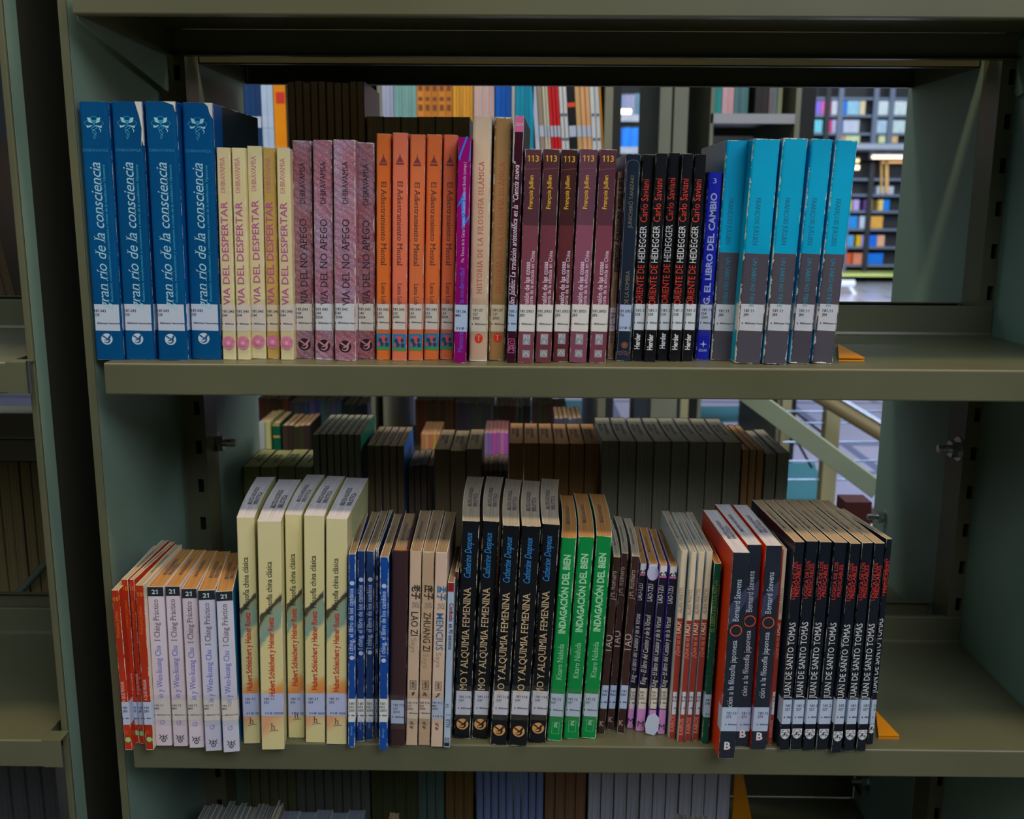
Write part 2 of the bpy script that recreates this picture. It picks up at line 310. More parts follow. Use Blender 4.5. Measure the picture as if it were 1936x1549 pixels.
SCAN = []; DIMS = {}
def make_book(name, w, h, d, wb, bow, cov, pages, loc, lean, yaw, label, cat='book', group=None, tpl=None, lab_z=None, call=None, side=None, side_far=None,
              hard=False, sn=.022, bands=None, r=.0012, stamp=False, lab_col=(186, 192, 206), tape=False, over=None):
    root = empty(name, (loc[0], loc[1], loc[2]+H+abs(math.sin(lean))*(max(w, wb)/2+abs(bow))+.0003), (0, lean, yaw))
    tag(root, label, cat, group)
    side = side or cov; side_far = side_far or side
    def off(v): return bow*math.sin(math.pi*v)
    def half(v): return (w+(wb-w)*v)/2
    # cover: profile from back-left round the spine to back-right
    prof = []; nd = 7
    r = min(r, w*.25)
    for k in range(nd): v = 1-k/(nd-1)*(1-r/d*1.0); prof.append((-half(v)+off(v), v*d, 'L' if v*d < sn else 'Lf'))
    for a in (30, 60): t = math.radians(a); prof.append((-w/2+r-r*math.cos(t), r-r*math.sin(t), 'S'))
    prof.append((-w/2+r, 0, 'S')); prof.append((0, -.0001, 'S')); prof.append((w/2-r, 0, 'S'))
    for a in (60, 30): t = math.radians(a); prof.append((w/2-r+r*math.cos(t), r-r*math.sin(t), 'S'))
    for k in range(nd): v = r/d+k/(nd-1)*(1-r/d); prof.append((half(v)+off(v), v*d, 'R' if v*d < sn else 'Rf'))
    t = .0022 if hard else .0005
    inner = []
    for i, p in enumerate(prof):
        a = prof[max(i-1, 0)]; b = prof[min(i+1, len(prof)-1)]; dx, dy = b[0]-a[0], b[1]-a[1]; L = math.hypot(dx, dy) or 1
        inner.append((p[0]-dy/L*t, p[1]+dx/L*t))
    zs = sorted(set([0, .002, h/2, h-.002, h]+[b[0]*h for b in (bands or [])]))
    mb = MB(); base = 0
    def uvof(p, z):
        x, y = p[0], p[1]
        dc = abs(abs(x)-w/2) if y < r*1.5 else y
        return (dc, min(z, h-z))
    def mat_at(zc, seg):
        if seg in ('L', 'R'): return side
        if seg in ('Lf', 'Rf'): return side_far
        m = cov
        for b in (bands or []):
            if zc < b[0]*h+1e-6: m = b[1]; break
        return m
    for j in range(len(zs)-1):
        z0, z1 = zs[j], zs[j+1]
        for i in range(len(prof)-1):
            a, b = prof[i], prof[i+1]
            seg = 'S' if 'S' in (a[2], b[2]) else (a[2] if a[1] < b[1] else b[2])
            if seg in ('L', 'Lf') : seg = a[2]
            if seg in ('R', 'Rf') : seg = b[2]
            mb.add([(a[0], a[1], z0), (b[0], b[1], z0), (b[0], b[1], z1), (a[0], a[1], z1)], [(0, 1, 2, 3)], mat_at((z0+z1)/2, seg),
                   [uvof(a, z0), uvof(b, z0), uvof(b, z1), uvof(a, z1)])
    wh = plain((170, 165, 150) if abs(yaw) < 1 else (70, 62, 48), .8, 'card_edge')  # back rows get darker card: shade of the gaps put into colour
    n = len(prof)
    for z, fl in ((h, 0), (0, 1)):
        for i in range(n-1):
            q = [(*prof[i][:2], z), (*prof[i+1][:2], z), (*inner[i+1], z), (*inner[i], z)]
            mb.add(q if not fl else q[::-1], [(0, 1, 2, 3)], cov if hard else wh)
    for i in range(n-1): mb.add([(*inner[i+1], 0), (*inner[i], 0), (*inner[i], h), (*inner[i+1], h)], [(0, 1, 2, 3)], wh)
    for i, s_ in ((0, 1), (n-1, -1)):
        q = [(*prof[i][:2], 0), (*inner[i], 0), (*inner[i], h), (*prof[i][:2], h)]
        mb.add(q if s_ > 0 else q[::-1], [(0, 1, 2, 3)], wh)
    # printing on the spine
    if tpl:
        Y = SCAN[-1][0]; yt, yb = tpl.yt, tpl.yb; pxm = SCAN[-1][1]
        def zf(y):     # height on the spine of a level read on the first copy
            za = at_y(968, yb, .95).z; zb = at_y(968, yt, .95).z; zc = at_y(968, y, .95).z
            return (zc-za)/(zb-za)*h
        def zl(px): return px/pxm
        clip = (-w/2+.0002, w/2-.0002)
        for p in tpl.prints:
            kind = p[0]
            if kind == 'txt':
                _, s_, base_u, ya, yb_, cap, col, o = p
                g = glyphs(s_, o.get('serif', False), o.get('bold', 0), o.get('shear', 0), o.get('sp', 1))
                d_ = 'up' if ya > yb_ else 'down'; za, zb = zf(ya), zf(yb_)
                surf(mb, g, plain(col, .5, 'ink'), .00022, (base_u-.5)*w, za, zl(cap)/.69, abs(zb-za)/g[2], d_, clip)
            elif kind == 'htx':
                _, s_, uc, y, cap, wid, col, o = p
                g = glyphs(s_, o.get('serif', False), o.get('bold', 0), o.get('shear', 0))
                su = zl(wid)/g[2]
                surf(mb, g, plain(col, .5, 'ink'), o.get('eps', .00022), (uc-.5)*w-zl(wid)/2, zf(y), su, zl(cap)/.69, 'h', clip)
            elif kind == 'art':          # list of shapes in pixels about a centre
                _, uc, y, shapes = p
                for q, (g, col) in enumerate(shapes):
                    surf(mb, g, plain(col, .5, 'ink'), .00020+.00003*q, (uc-.5)*w, zf(y), 1/pxm, 1/pxm, 'h', clip)
            elif kind == 'band':         # full-width block of colour
                _, y0, y1, col = p
                surf(mb, rect(-w/2+.0002, w/2-.0002, max(zf(y0), .0004), min(zf(y1), h-.0002)), plain(col, .4, 'ink'), .00015, 0, 0, 1, 1)
    mb.build('cover', root)
    # pages
    pg = MB(); ins = t+.0001; zt = h-(.003 if hard else .0004); z0 = .003 if hard else .0003
    K = 8; P0 = []
    for k in range(K+1):
        v = (r+t)/d+(1-(r+t)/d)*k/K; P0.append((v, -half(v)+off(v)+ins, half(v)+off(v)-ins, v*d-(.003 if hard and k == K else .0006 if k == K else 0)))
    vs = []
    for v, a, b, y in P0: vs += [(a, y, z0), (b, y, z0), (b, y, zt), (a, y, zt)]
    fs = []
    for k in range(K):
        o = 4*k; fs += [(o+3, o+2, o+6, o+7), (o+1, o, o+4, o+5), (o, o+3, o+7, o+4), (o+2, o+1, o+5, o+6)]
    fs += [(0, 1, 2, 3), (4*K+3, 4*K+2, 4*K+1, 4*K)]
    pg.add(vs, fs, pages)
    if stamp:
        for s_, uo in (('BIBLIOTECA VASCONCELOS', .30), ('BIBLIOTECA', .62)):
            if uo > .5 and w < .016: continue
            g = glyphs(s_, False, .03); P = []
            for x, y in g[0]:
                v = .30+.42*x/g[2]*(1 if uo < .5 else .7); u = -half(v)+off(v)+ (uo+.22*(1-y/.69))*2*half(v)
                P.append((u, v*d, zt+.00012))
            pg.add(P, g[1], plain((58, 56, 62), .8, 'stamp_ink'))
    pg.build('page_block', root); DIMS[root.name] = (w, h, d)
    # call number label
    if lab_z and call:
        za, zb = lab_z; lb = MB(); pr = .013
        e = .00020; m = plain(tuple(min(v+14, 235) for v in lab_col), .5, 'label_paper', spec=.3)
        def sidex(s_, y): v = y/d; return s_*(half(v))+off(v)+s_*e
        path = [(sidex(-1, pr), pr), (sidex(-1, r*1.2), r*1.2), (-w/2+r*.6, -e*.6), (-w/2+r, -e), (w/2-r, -e), (w/2-r*.6, -e*.6), (sidex(1, r*1.2), r*1.2), (sidex(1, pr), pr)]
        for i in range(len(path)-1):
            a, b = path[i], path[i+1]
            lb.add([(*a, za), (*b, za), (*b, zb), (*a, zb)], [(0, 1, 2, 3)], m)
        hh = zb-za; px = hh/49.; ink = plain((38, 40, 46), .5, 'ink'); clip = (-w/2+.0002, w/2-.0002); x0 = -w/2+max(.05*w, .0008)+(call[2] if len(call) > 2 else 0)
        n_ = len(call[0])
        for k, line in enumerate(call[0]):
            g = glyphs(line, False, .015)
            zz = zb-(14.5+7.3*k-(2 if n_ > 2 else 0))*px
            surf(lb, g, ink, e+.0001, x0, zz, len(line)*3.15*px/g[2], 4.9*px/.69, 'h', clip)
        if call[1] == 'b':
            g = glyphs('\u25B2', False, 0); surf(lb, g, ink, e+.0001, x0-.001, za+12.5*px, 3.2*px/g[2], 3.0*px/.69, 'h', clip)
            g = glyphs('Biblioteca Vasconcelos', False, .03); surf(lb, g, ink, e+.0001, x0+4.6*px, za+12.5*px, 46*px/g[2], 3.0*px/.69, 'h', clip)
        else:
            g = glyphs('S V \u00D8', False, .03); surf(lb, g, ink, e+.0001, x0+2*px, za+4*px, 14*px/g[2], 4.2*px/.69, 'h', clip)
            for q in range(3): surf(lb, rect(0, 22*px, 0, .7*px), ink, e+.0001, x0+19*px, za+(4+1.7*q)*px, 1, 1, 'h', clip)
        lbo = lb.build('call_number_label', root)
        if tape:
            tp = MB(); e2 = .00034
            path = [(sidex(-1, pr+.01)-.0001, pr+.01), (sidex(-1, r*1.2)-.0001, r*1.2), (-w/2+r*.6, -e2*.6), (-w/2+r, -e2), (w/2-r, -e2), (w/2-r*.6, -e2*.6), (sidex(1, r*1.2)+.0001, r*1.2), (sidex(1, pr+.01)+.0001, pr+.01)]
            for i in range(len(path)-1):
                a, b = path[i], path[i+1]
                tp.add([(*a, za-.006), (*b, za-.006), (*b, zb+.006), (*a, zb+.006)], [(0, 1, 2, 3)], tape_mat())
            tp.build('clear_tape', lbo)
    return root

ZU, ZL = -.1515, -.5525       # the two shelves
def place(q, zs, tpl, lab, **k):
    """q: bottom-left x, bottom-right x, bottom y, top-left x, top-right x, top y of the spine; then the far edge of the top"""
    k = {**tpl.k, **k}
    bl, br, yb, tl, tr, yt = q[:6]
    Y = at_z((bl+br)/2, yb, zs).y
    a, b = at_y(bl, yb, Y), at_y(br, yb, Y); c, e = at_y(tl, yt, Y), at_y(tr, yt, Y)
    h = (c.z+e.z)/2-zs; w0 = b.x-a.x; w1 = e.x-c.x
    w = min(w0, w1*1.02)-.0012
    lean = math.atan2((c.x+e.x)/2-(a.x+b.x)/2, h)
    d, yaw, wb = k.pop('d', .15), k.pop('yaw', 0.), w*1.0
    if len(q) > 6:
        p0, p1 = at_z(q[6], q[8], c.z), at_z(q[7], q[8], c.z)
        d = (p0.y+p1.y)/2-Y; yaw = math.atan2(-((p0.x+p1.x)/2-(c.x+e.x)/2), d); wb = max(w*.95, min((p1.x-p0.x)-.0014, w*1.2))
        d = min(max(d, .105), .19)
    SCAN.append((Y, PXM/math.sqrt(Y*Y+zs*zs)*.985))
    cb = k.pop('wbk', None)
    if cb: wb = w*cb
    fr = tpl.label
    if 'ly' in k: fr = k.pop('ly')
    lz = None
    if fr:
        def zz(y): return at_y(968, y, Y).z-at_y(968, yb, Y).z
        lz = (zz(fr[1]), zz(fr[0]))
    kk = k
    bands = [(((at_y(968, y, .95).z-at_y(968, tpl.yb, .95).z)/(at_y(968, tpl.yt, .95).z-at_y(968, tpl.yb, .95).z)), m) for y, m in kk.pop('bands', [])]
    return make_book(kk.pop('name', 'paperback_book'), w, h, d, wb, kk.pop('bow', 0), kk.pop('cov'), kk.pop('pages'),
                     ((a.x+b.x)/2, Y, zs), lean, yaw, lab, tpl=tpl, lab_z=lz, bands=bands, **kk)
ORD = ['first', 'second', 'third', 'fourth', 'fifth', 'sixth', 'seventh', 'eighth', 'ninth', 'tenth', 'eleventh', 'twelfth', 'thirteenth', 'fourteenth', 'fifteenth', 'sixteenth', 'seventeenth', 'eighteenth', 'nineteenth', 'twentieth']
CREAM = paper((140, 126, 98)); GREY = paper((130, 120, 104)); TAN = paper((140, 100, 56)); WHITE = paper((160, 156, 158)); DULL = paper((114, 96, 72))
# ---- printed marks (shapes in pixels)
def lotus(c, c2):
    out = []
    for sx in (-1, 1):
        out.append(((([(sx*3, 2), (sx*6, 11), (sx*12, 12), (sx*10, 4)]), [(0, 1, 2, 3)]), c))
        out.append(((([(sx*3, -1), (sx*7, -5), (sx*13, -6), (sx*14, -2), (sx*9, -2.5)]), [(0, 1, 2, 3, 4)]), c))
        out.append((ring(sx*8, 2, 9, .6, 24, 5), c2))
    out.append((ring(0, 10, 6, .7, 20, 4), c2)); out.append((ring(0, 4, 3, 1, 14), c2))
    for ph in (0, 2.2):
        out.append((stroke([(5.5*math.sin(t*.55+ph)*(1-t/26), -2-t*1.25) for t in range(0, 20)], .9, .5), c2))
    out.append((stroke([(9, -7), (12, -11), (10, -14)], 2, .6), c))
    return out
def griffin(disc_c, bird, r=10.5):
    k = r/10.5
    P = lambda pts: ([(x*k, y*k) for x, y in pts], [tuple(range(len(pts)))])
    St = lambda pts, a, q: (stroke([(x*k, y*k) for x, y in pts], a*k, q*k), bird)
    return [(disc(0, 0, r), disc_c), (P([(-8.5, 5), (-7, 7.5), (2.5, .5), (1.5, -1.5)]), bird), (P([(1, 1.5), (6.5, 8.5), (8.2, 6), (4.5, -1)]), bird),
            St([(3.5, .5), (4.8, -2), (3.6, -5), (.5, -7), (-3, -6.8)], 4.2, 1.6), St([(2, 0), (-1.5, -2), (-4.2, -1.2)], 2.6, 1.0), St([(-3, -6.8), (-5.2, -5.2), (-3.4, -3.8)], 1.2, .8)]
def burst(c, c2, r=12.5):
    out = []
    for k in range(40):
        a = 2*math.pi*k/40; b = .055
        out.append((([(3*math.cos(a-b), 3*math.sin(a-b)), (r*math.cos(a-b), r*math.sin(a-b)), (r*math.cos(a+b), r*math.sin(a+b)), (3*math.cos(a+b), 3*math.sin(a+b))], [(0, 1, 2, 3)]), c))
    out.append((disc(0, 0, 3.2), c2)); out.append((ring(0, 0, 6.5, 3.4), c)); return out
def stupa(c): return [((([(0, 15), (1.2, 8), (5.5, 0), (-5.5, 0), (-1.2, 8)]), [(0, 1, 2, 3, 4)]), c), (rect(-6.5, 6.5, -1.4, -.4), c), (rect(-7, 7, -6, -3), c)]
def picture():
    o = [(rect(-12.4, 12.4, -15.5, 15.5), (20, 95, 130)), (rect(-12.4, 12.4, -15.5, -10), (40, 110, 60)), (disc(0, 2, 9, 10), (170, 50, 60)), (disc(0, 1, 6.5, 7.5), (30, 105, 120))]
    for x, y, r in ((-6, 3, 3.6), (5, 4, 3.4), (-3, -4, 3.8), (6, -5, 3.4), (0, 6, 3), (-8, -6, 2.6), (1, 0, 2.6)):
        o.append((disc(x, y, r, r*1.2, 12), (18, 50, 62) if r > 3 else (150, 60, 80)))
    return o
def uranus(c): return [(ring(0, -3.5, 4, 1.5), c), (disc(0, -3.5, 1, 1, 10), c), (rect(-.7, .7, 0, 7), c), (rect(-5, 5, 2.6, 3.8), c), (stroke([(-7, 7), (-4.5, 5), (-4.5, 1), (-7, -.5)], 1.5), c), (stroke([(7, 7), (4.5, 5), (4.5, 1), (7, -.5)], 1.5), c)]
def crest(c, k):
    o = [((([(-8.5, 9), (8.5, 9), (8.5, -2), (5, -8), (0, -10.5), (-5, -8), (-8.5, -2)]), [(0, 1, 2, 3, 4, 5, 6)]), c)]
    for sx in (-1, 1):
        for a, b, e, f in ((2, 7, 7, 4), (3, 3, 7.5, 1), (3, -2, 7, -5), (2, 0, 4, -7)): o.append((stroke([(sx*a, b), (sx*(a+e)/2, (b+f)/2+1.2), (sx*e, f)], 1.3, .8), k))
    o.append((disc(0, 0, 2.4, 3.2, 16), k)); o.append(((([(0, 2), (3, 0), (0, -2.6)]), [(0, 1, 2)]), c)); return o
def seal(c): return [(box_ring(-5.5, 5.5, -8.5, 8.5, .9), c), (stroke([(-3, 5), (3, 5)], 1), c), (stroke([(0, 7), (0, -6)], 1.1), c), (stroke([(-4, 0), (0, 2), (4, -1)], 1.1), c), (stroke([(-3, -5), (0, -1), (3.5, -5)], 1.2), c), (stroke([(-3.5, 2.5), (3.5, 3)], .8), c)]
def scrib(c, r, seed):
    rn = random.Random(seed); o = []
    for k in range(5): o.append((stroke([(rn.uniform(-r, r), rn.uniform(-r, r)) for _ in range(3)], 1.2, .7), c))
    return o
def arch(c, w_, h_): return [(stroke([(-w_, -h_), (-w_, h_-8)]+[(-w_*math.cos(t), h_-8+8*math.sin(t)) for t in (.3, .7, 1.1, 1.57, 2.0, 2.4, 2.8)]+[(w_, h_-8), (w_, -h_)], .9), c)]

T = 'txt'
blue_t = Tpl(193, 681, [(T, 'gran río de la consciencia', .62, 586, 308, 20, (165, 212, 228), dict(serif=True, shear=.28, sp=.95)),
    (T, 'Realización, transformación y crecimiento a través de la meditación Vipassana', .77, 572, 312, 4.6, (45, 130, 150), dict(shear=.2)),
    ('htx', 'DHIRAVAMSA', .5, 288, 5.5, 46, (30, 100, 140), dict(serif=True)), ('art', .5, 236, lotus((150, 200, 205), (60, 140, 165))),
    ('art', .45, 642, griffin((205, 220, 228), (0, 62, 105)))], (576, 626), cov=cover((0, 58, 98), .00008, .3), pages=CREAM, side=cover((0, 62, 116), .0002, .25), d=.165, r=.003, call=(['181.043', 'D38'], 'b'))
ll = [(180.5, 234.8, 681, 145.4, 205, 193), (236.5, 294, 681, 206.8, 270, 193), (295.7, 359, 682, 272.3, 332, 193), (360.8, 418.7, 680, 341.7, 402.5, 195.5)]
for i, q in enumerate(ll):
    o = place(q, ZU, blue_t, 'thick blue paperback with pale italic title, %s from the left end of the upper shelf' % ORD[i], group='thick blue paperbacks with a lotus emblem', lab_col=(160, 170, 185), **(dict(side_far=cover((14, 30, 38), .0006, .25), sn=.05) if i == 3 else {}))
    if i:
        w_ = DIMS[o.name][0]/2; hh = DIMS[o.name][1]; mb = MB(); tm = plain((205, 200, 190), .9, 'torn_paper')
        xs = {1: [(w_*.55, hh+.0002), (w_*.99, hh+.0002), (w_*.995, hh-.040), (w_*.90, hh-.034), (w_*.84, hh-.040), (w_*.93, hh-.024), (w_*.80, hh-.013)], 2: [(w_*.25, hh+.0002), (w_*.98, hh+.0002), (w_*.96, hh-.009), (w_*.86, hh-.003)], 3: [(w_*.45, hh+.0002), (w_*.98, hh+.0002), (w_*.97, hh-.014), (w_*.80, hh-.009), (w_*.7, hh-.003)]}[i]
        mb.prism(xs, 'y', -.0003, .0030, tm); mb.build('torn_spine_paper', o)
yel_t = Tpl(280, 681, [(T, 'VIA DEL DESPERTAR', .70, 578, 382, 12.2, (135, 62, 105), dict(bold=.01)), (T, 'DHIRAVAMSA', .58, 365, 298, 8, (150, 88, 98), dict(serif=True)),
    ('art', .5, 649, burst((165, 90, 125), (190, 150, 140)))], (577, 627), pages=CREAM, d=.14, r=.0015, call=(['181.043', 'D44'], 'b'), tape=True)
yq = [(419.8, 447.6, 680.8, 407.9, 435, 279.8), (448, 474, 680.8, 435.4, 464.3, 280.4), (475.1, 504, 679, 465.4, 495.7, 277), (504.4, 529, 679, 495.7, 520.7, 280.4), (529.8, 556.5, 681, 520.7, 549.5, 281.5)]
for i, q in enumerate(yq):
    place(q, ZU, yel_t, ('dull ochre paperback with purple capitals, darker than its cream neighbours' if i == 3 else 'cream paperback with purple capitals and a ray emblem, %s right of the blue books' % ORD[i]),
          group='cream paperbacks with purple ray emblems', cov=cover((150, 122, 62) if i == 3 else (172, 160, 120), .0004, .4), lab_col=(152, 140, 118) if i == 3 else (176, 168, 160), wbk=.9)
pur_t = Tpl(267, 678, [(T, 'VIA DEL NO APEGO', .72, 577, 415, 13, (26, 20, 28), dict(serif=True)), (T, 'DHIRAVAMSA', .66, 386, 307, 9.5, (26, 20, 28), dict(serif=True)),
    ('art', .5, 652, griffin((22, 18, 22), (150, 100, 105), 11.5))], (575, 626), pages=DULL, d=.145, r=.002, call=(['181.043', 'D44', '2004'], 'b'), tape=True)
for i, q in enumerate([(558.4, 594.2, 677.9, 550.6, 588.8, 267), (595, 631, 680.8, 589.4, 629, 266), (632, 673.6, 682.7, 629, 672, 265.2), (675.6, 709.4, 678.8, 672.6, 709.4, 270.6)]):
    place(q, ZU, pur_t, 'mauve paperback patterned with a fine ornament, %s of four right of the cream ones' % ORD[i], group='mauve patterned paperbacks', cov=cover((205, 175, 160) if i in (0, 3) else (235, 225, 235), .0007, .38, 'ornate'), lab_col=(160, 155, 145) if i in (0, 3) else (185, 188, 190))  # outer copies tinted darker and browner; the difference in light is in the colour
org_t = Tpl(254, 681, [(T, 'El Adiestramiento Mental', .34, 345, 503, 9.5, (60, 30, 25), dict(serif=True)), (T, 'Lama Lob', .38, 536, 576, 8, (60, 30, 25), dict(serif=True)),
    ('art', .5, 307, stupa((95, 35, 40))), ('art', .52, 647, picture())], (576, 624), pages=CREAM, d=.135, r=.002, call=(['181.043', 'L62', '2004'], 'b'), tape=True)
for i, (q, c) in enumerate([((709.8, 739, 680.8, 710.8, 739.5, 253.6), (206, 104, 44)), ((739.8, 769, 682.7, 740.8, 772.4, 252), (216, 112, 82)), ((770.4, 799.5, 682, 773.7, 805.3, 255), (214, 112, 66)), ((799.9, 829.5, 680.8, 806.3, 836.3, 255), (196, 98, 48)), ((830.5, 857.6, 680, 837.6, 866.3, 255.5), (208, 104, 66))]):
    place(q, ZU, org_t, 'orange paperback with a small picture at the foot, %s of five in the upper row' % ORD[i], group='orange paperbacks with a square picture', cov=cover(c, .0003, .38, fade=.06), lab_col=(190, 182, 172))
mag_t = Tpl(260, 687, [(T, 'la modernidad', .72, 575, 507, 9, (72, 66, 165), dict(serif=True)), (T, 'Memoria', .74, 668, 628, 10, (72, 66, 165), dict(serif=True)),
    (T, 'Ma. Teresa de la Garza Camino • Shulamit Goldsmit Brindis (comps.)', .66, 497, 307, 5.6, (190, 165, 195), {}),
    ('art', .5, 300, [(([(-11, 0), (3, 38), (6, 38), (-6, 4), (-7, -4)], [(0, 1, 2, 3, 4)]), (20, 100, 185)), (([(8, -6), (11, 36), (14, 38), (14, -2)], [(0, 1, 2, 3)]), (20, 110, 195))]),
    ('art', .5, 395, [(([(-12, 0), (0, 28), (4, 30), (4, -22), (13, -8), (13, -14), (-1, -38), (-4, 10)], [(0, 1, 7), (1, 2, 3, 7), (3, 6, 7), (3, 4, 5, 6)]), (20, 100, 185))])],
    (577, 628), cov=cover((106, 6, 80), .0002, .3), pages=WHITE, d=.15, r=.0006, call=(['181.06', 'M45'], 's'), lab_col=(165, 185, 212))
place((856.6, 881.8, 686.6, 865, 892.4, 260.4), ZU, mag_t, 'thin magenta paperback with bright blue brush strokes, right of the orange books')
tro_t = Tpl(219, 684, [(T, 'HISTORIA DE LA FILOSOFÍA ISLÁMICA', .64, 556, 305, 9, (150, 62, 44), dict(serif=True, sp=1.2)),
    ('art', .52, 641, [(disc(0, 0, 7.5, 9), (178, 34, 18)), (rect(-.7, .7, -5, 5), (190, 150, 120)), (rect(-3.5, 3.5, 4, 5.2), (190, 150, 120))])], (577, 628), pages=GREY, d=.155, r=.003, call=(['181.07', 'C67', '2000'], 'b', .002), tape=True)
for i, (q, c) in enumerate([((885.3, 921.6, 684, 892.8, 931.3, 219.5), (168, 140, 116)), ((922.1, 955.4, 682.2, 931.8, 971.8, 222), (122, 90, 52))]):
    place(q, ZU, tro_t, ['pale beige worn paperback with red capitals and red oval, left one of two', 'brown worn paperback with red capitals and red oval, right of the beige one'][i], group='tall worn beige paperbacks with a red oval', cov=cover(c, .0012, .6, fade=.2), lab_col=(178, 168, 148) if not i else (160, 145, 118))
pink = (165, 80, 125)
ibn_t = Tpl(220, 686, [('band', 250, 220.6, (160, 78, 112)), ('htx', 'CEAA', .5, 239, 5.5, 18, (190, 170, 180), dict(serif=True, eps=.0003)),
    (T, 'Ibn Jaldún: La tradición aristotélica en la “Ciencia nueva”', .66, 577, 306, 9.5, (178, 168, 176), dict(serif=True, shear=.28, bold=.008)),
    ('art', .5, 653, [(box_ring(-6, 5.5, -1, 12, .9), pink), (box_ring(-6, 5.5, -15, -2.5, .9), pink)]), ('htx', 'C', .5, 651, 7, 6, pink, {}), ('htx', 'M', .5, 664, 7, 7, pink, {})],
    (577, 627), cov=cover((42, 12, 24), .0003, .3), side=cover((38, 45, 58), .0003, .35), pages=WHITE, r=.0006, call=(['181.0', 'P66'], 'b'), lab_col=(165, 188, 215))
place((956.5, 975, 686.3, 972.6, 992.2, 220, 987, 1004, 246.5), ZU, ibn_t, 'tall thin dark maroon book with a pink block at the top')
gold = (205, 158, 36)
jul_t = Tpl(283, 687, [('htx', '113', .5, 306, 10.5, 20, gold, dict(bold=.015)), (T, 'François Jullien', .56, 396, 332, 7.5, gold, dict(bold=.02)),
    (T, 'nsión de las cosas', .56, 578, 496, 9, (178, 158, 172), dict(bold=.02)), (T, 'toria de la eficacia en China', .82, 578, 475, 7, (178, 158, 172), dict(bold=.01)),
    ('art', .52, 321, [(stroke([(-16, -1), (16, 3)], .7), (120, 55, 65))]),
    ('art', .52, 643, [(rect(-7, 7, -10, 10), (112, 112, 118))]), ('htx', 'PU', .52, 642, 7, 10, (160, 160, 166), dict(eps=.0003)), ('htx', 'A', .52, 652, 7, 6, (160, 160, 166), dict(eps=.0003)),
    ('art', .52, 670, [(rect(-7, 7, -7, 7), (112, 112, 118)), (stroke([(-5, -3), (0, 4), (5, -3)], 1), (175, 175, 175))])],
    (577, 628), pages=CREAM, r=.0008, call=(['181.0951', 'J85'], 'b', -.0006))
for i, (q, a, b) in enumerate([((977, 1009.5, 687.2, 992.4, 1025, 283.3), (66, 38, 46), (96, 50, 60)), ((1010.8, 1042.4, 686.5, 1025.7, 1060.7, 283.3), (58, 33, 38), (88, 44, 50)), ((1044.3, 1074.6, 685, 1061, 1094, 284.6), (50, 26, 26), (76, 34, 36)), ((1075.4, 1109.4, 686.5, 1094.5, 1133, 283.3), (74, 46, 58), (100, 56, 72)), ((1113, 1146, 686.9, 1134, 1167.4, 283.7), (64, 36, 45), (92, 46, 58))]):
    place(q, ZU, jul_t, 'maroon paperback numbered in yellow at the top, %s of five' % ORD[i], group='maroon paperbacks with yellow numbers', cov=cover(a, .0003, .35), bands=[(427, cover(b, .0003, .35))], lab_col=(186, 182, 176), side=cover((118, 80, 105), .0002, .3))
let_t = Tpl(325, 679, [(T, "Let's make democracy successful", .30, 337, 515, 8.5, (28, 22, 18), dict(bold=.035)), (T, 'Narraciones...', .35, 530, 580, 5.5, (50, 42, 34), {}), (T, 'Scholars', .3, 585, 622, 4, (60, 50, 42), {}), (T, 'Iikura', .3, 628, 650, 5, (50, 42, 34), dict(bold=.02))],
    (583, 627), cov=cover((118, 98, 72), .0005, .6), pages=GREY, r=.0006, call=(['181.09', 'J87'], 'b'), lab_col=(170, 165, 158))
place((1147.5, 1161, 679.4, 1167.4, 1180.5, 325.5), ZU, let_t, 'thin tan booklet with bold black title, beside the last maroon paperback')
tan_t = Tpl(292, 683, [(T, 'JUNICHIRŌ TANIZAKI', .62, 432, 332, 6.5, (95, 90, 68), dict(serif=True)), (T, 'DE LA SOMBRA', .66, 577, 512, 7.5, (95, 90, 68), dict(serif=True)),
    ('art', .5, 490, arch((72, 78, 82), 11, 175)), ('art', .55, 653, [(disc(0, 0, 6), (105, 62, 44)), (ring(0, 0, 4, .8), (40, 30, 30))]), ('art', .5, 668, [(stroke([(-10, 2), (0, 4), (10, 1)], .8), (110, 70, 70)), (stroke([(-10, -1), (0, 1), (10, -2)], .8), (110, 70, 70)), (stroke([(-10, -4), (0, -2), (10, -5)], .8), (110, 70, 70))])],
    (577, 627), cov=cover((24, 32, 44), .0004, .22), pages=GREY, r=.002, call=(['181.0952', 'T36'], 's'), lab_col=(165, 180, 208))
place((1163, 1192.6, 683.4, 1182.3, 1213.3, 292.3), ZU, tan_t, 'dark slate paperback with a thin arched outline and small round flower mark')
red = (205, 52, 32)
hei_t = Tpl(293, 683, [(T, 'ORIENTE DE', .69, 576, 502, 12, red, {}), (T, 'HEIDEGGER', .69, 497, 428, 12, (195, 195, 195), {}), (T, 'Carlo Saviani', .69, 421, 340, 12.5, red, {}), (T, 'Herder', .66, 661, 631, 9.5, (190, 190, 190), dict(serif=True, bold=.03))],
    (576, 625), cov=cover((14, 15, 18), .00015, .3), pages=CREAM, r=.001, call=(['181.1', 'S38'], 'b'))
for i, q in enumerate([(1193.4, 1215.3, 683.4, 1213.8, 1239, 293), (1216.4, 1240.4, 685.5, 1239.8, 1262.9, 291), (1241.7, 1263, 682.6, 1264.2, 1288, 290), (1265, 1286.4, 684.7, 1289.5, 1313, 291.5), (1288.7, 1310.6, 684.7, 1314.5, 1337, 292.8)]):
    place(q, ZU, hei_t, 'narrow black paperback with red and white capitals, %s of five' % ORD[i], group='narrow black paperbacks with red and white titles', lab_col=(172, 178, 182), wbk=.9)
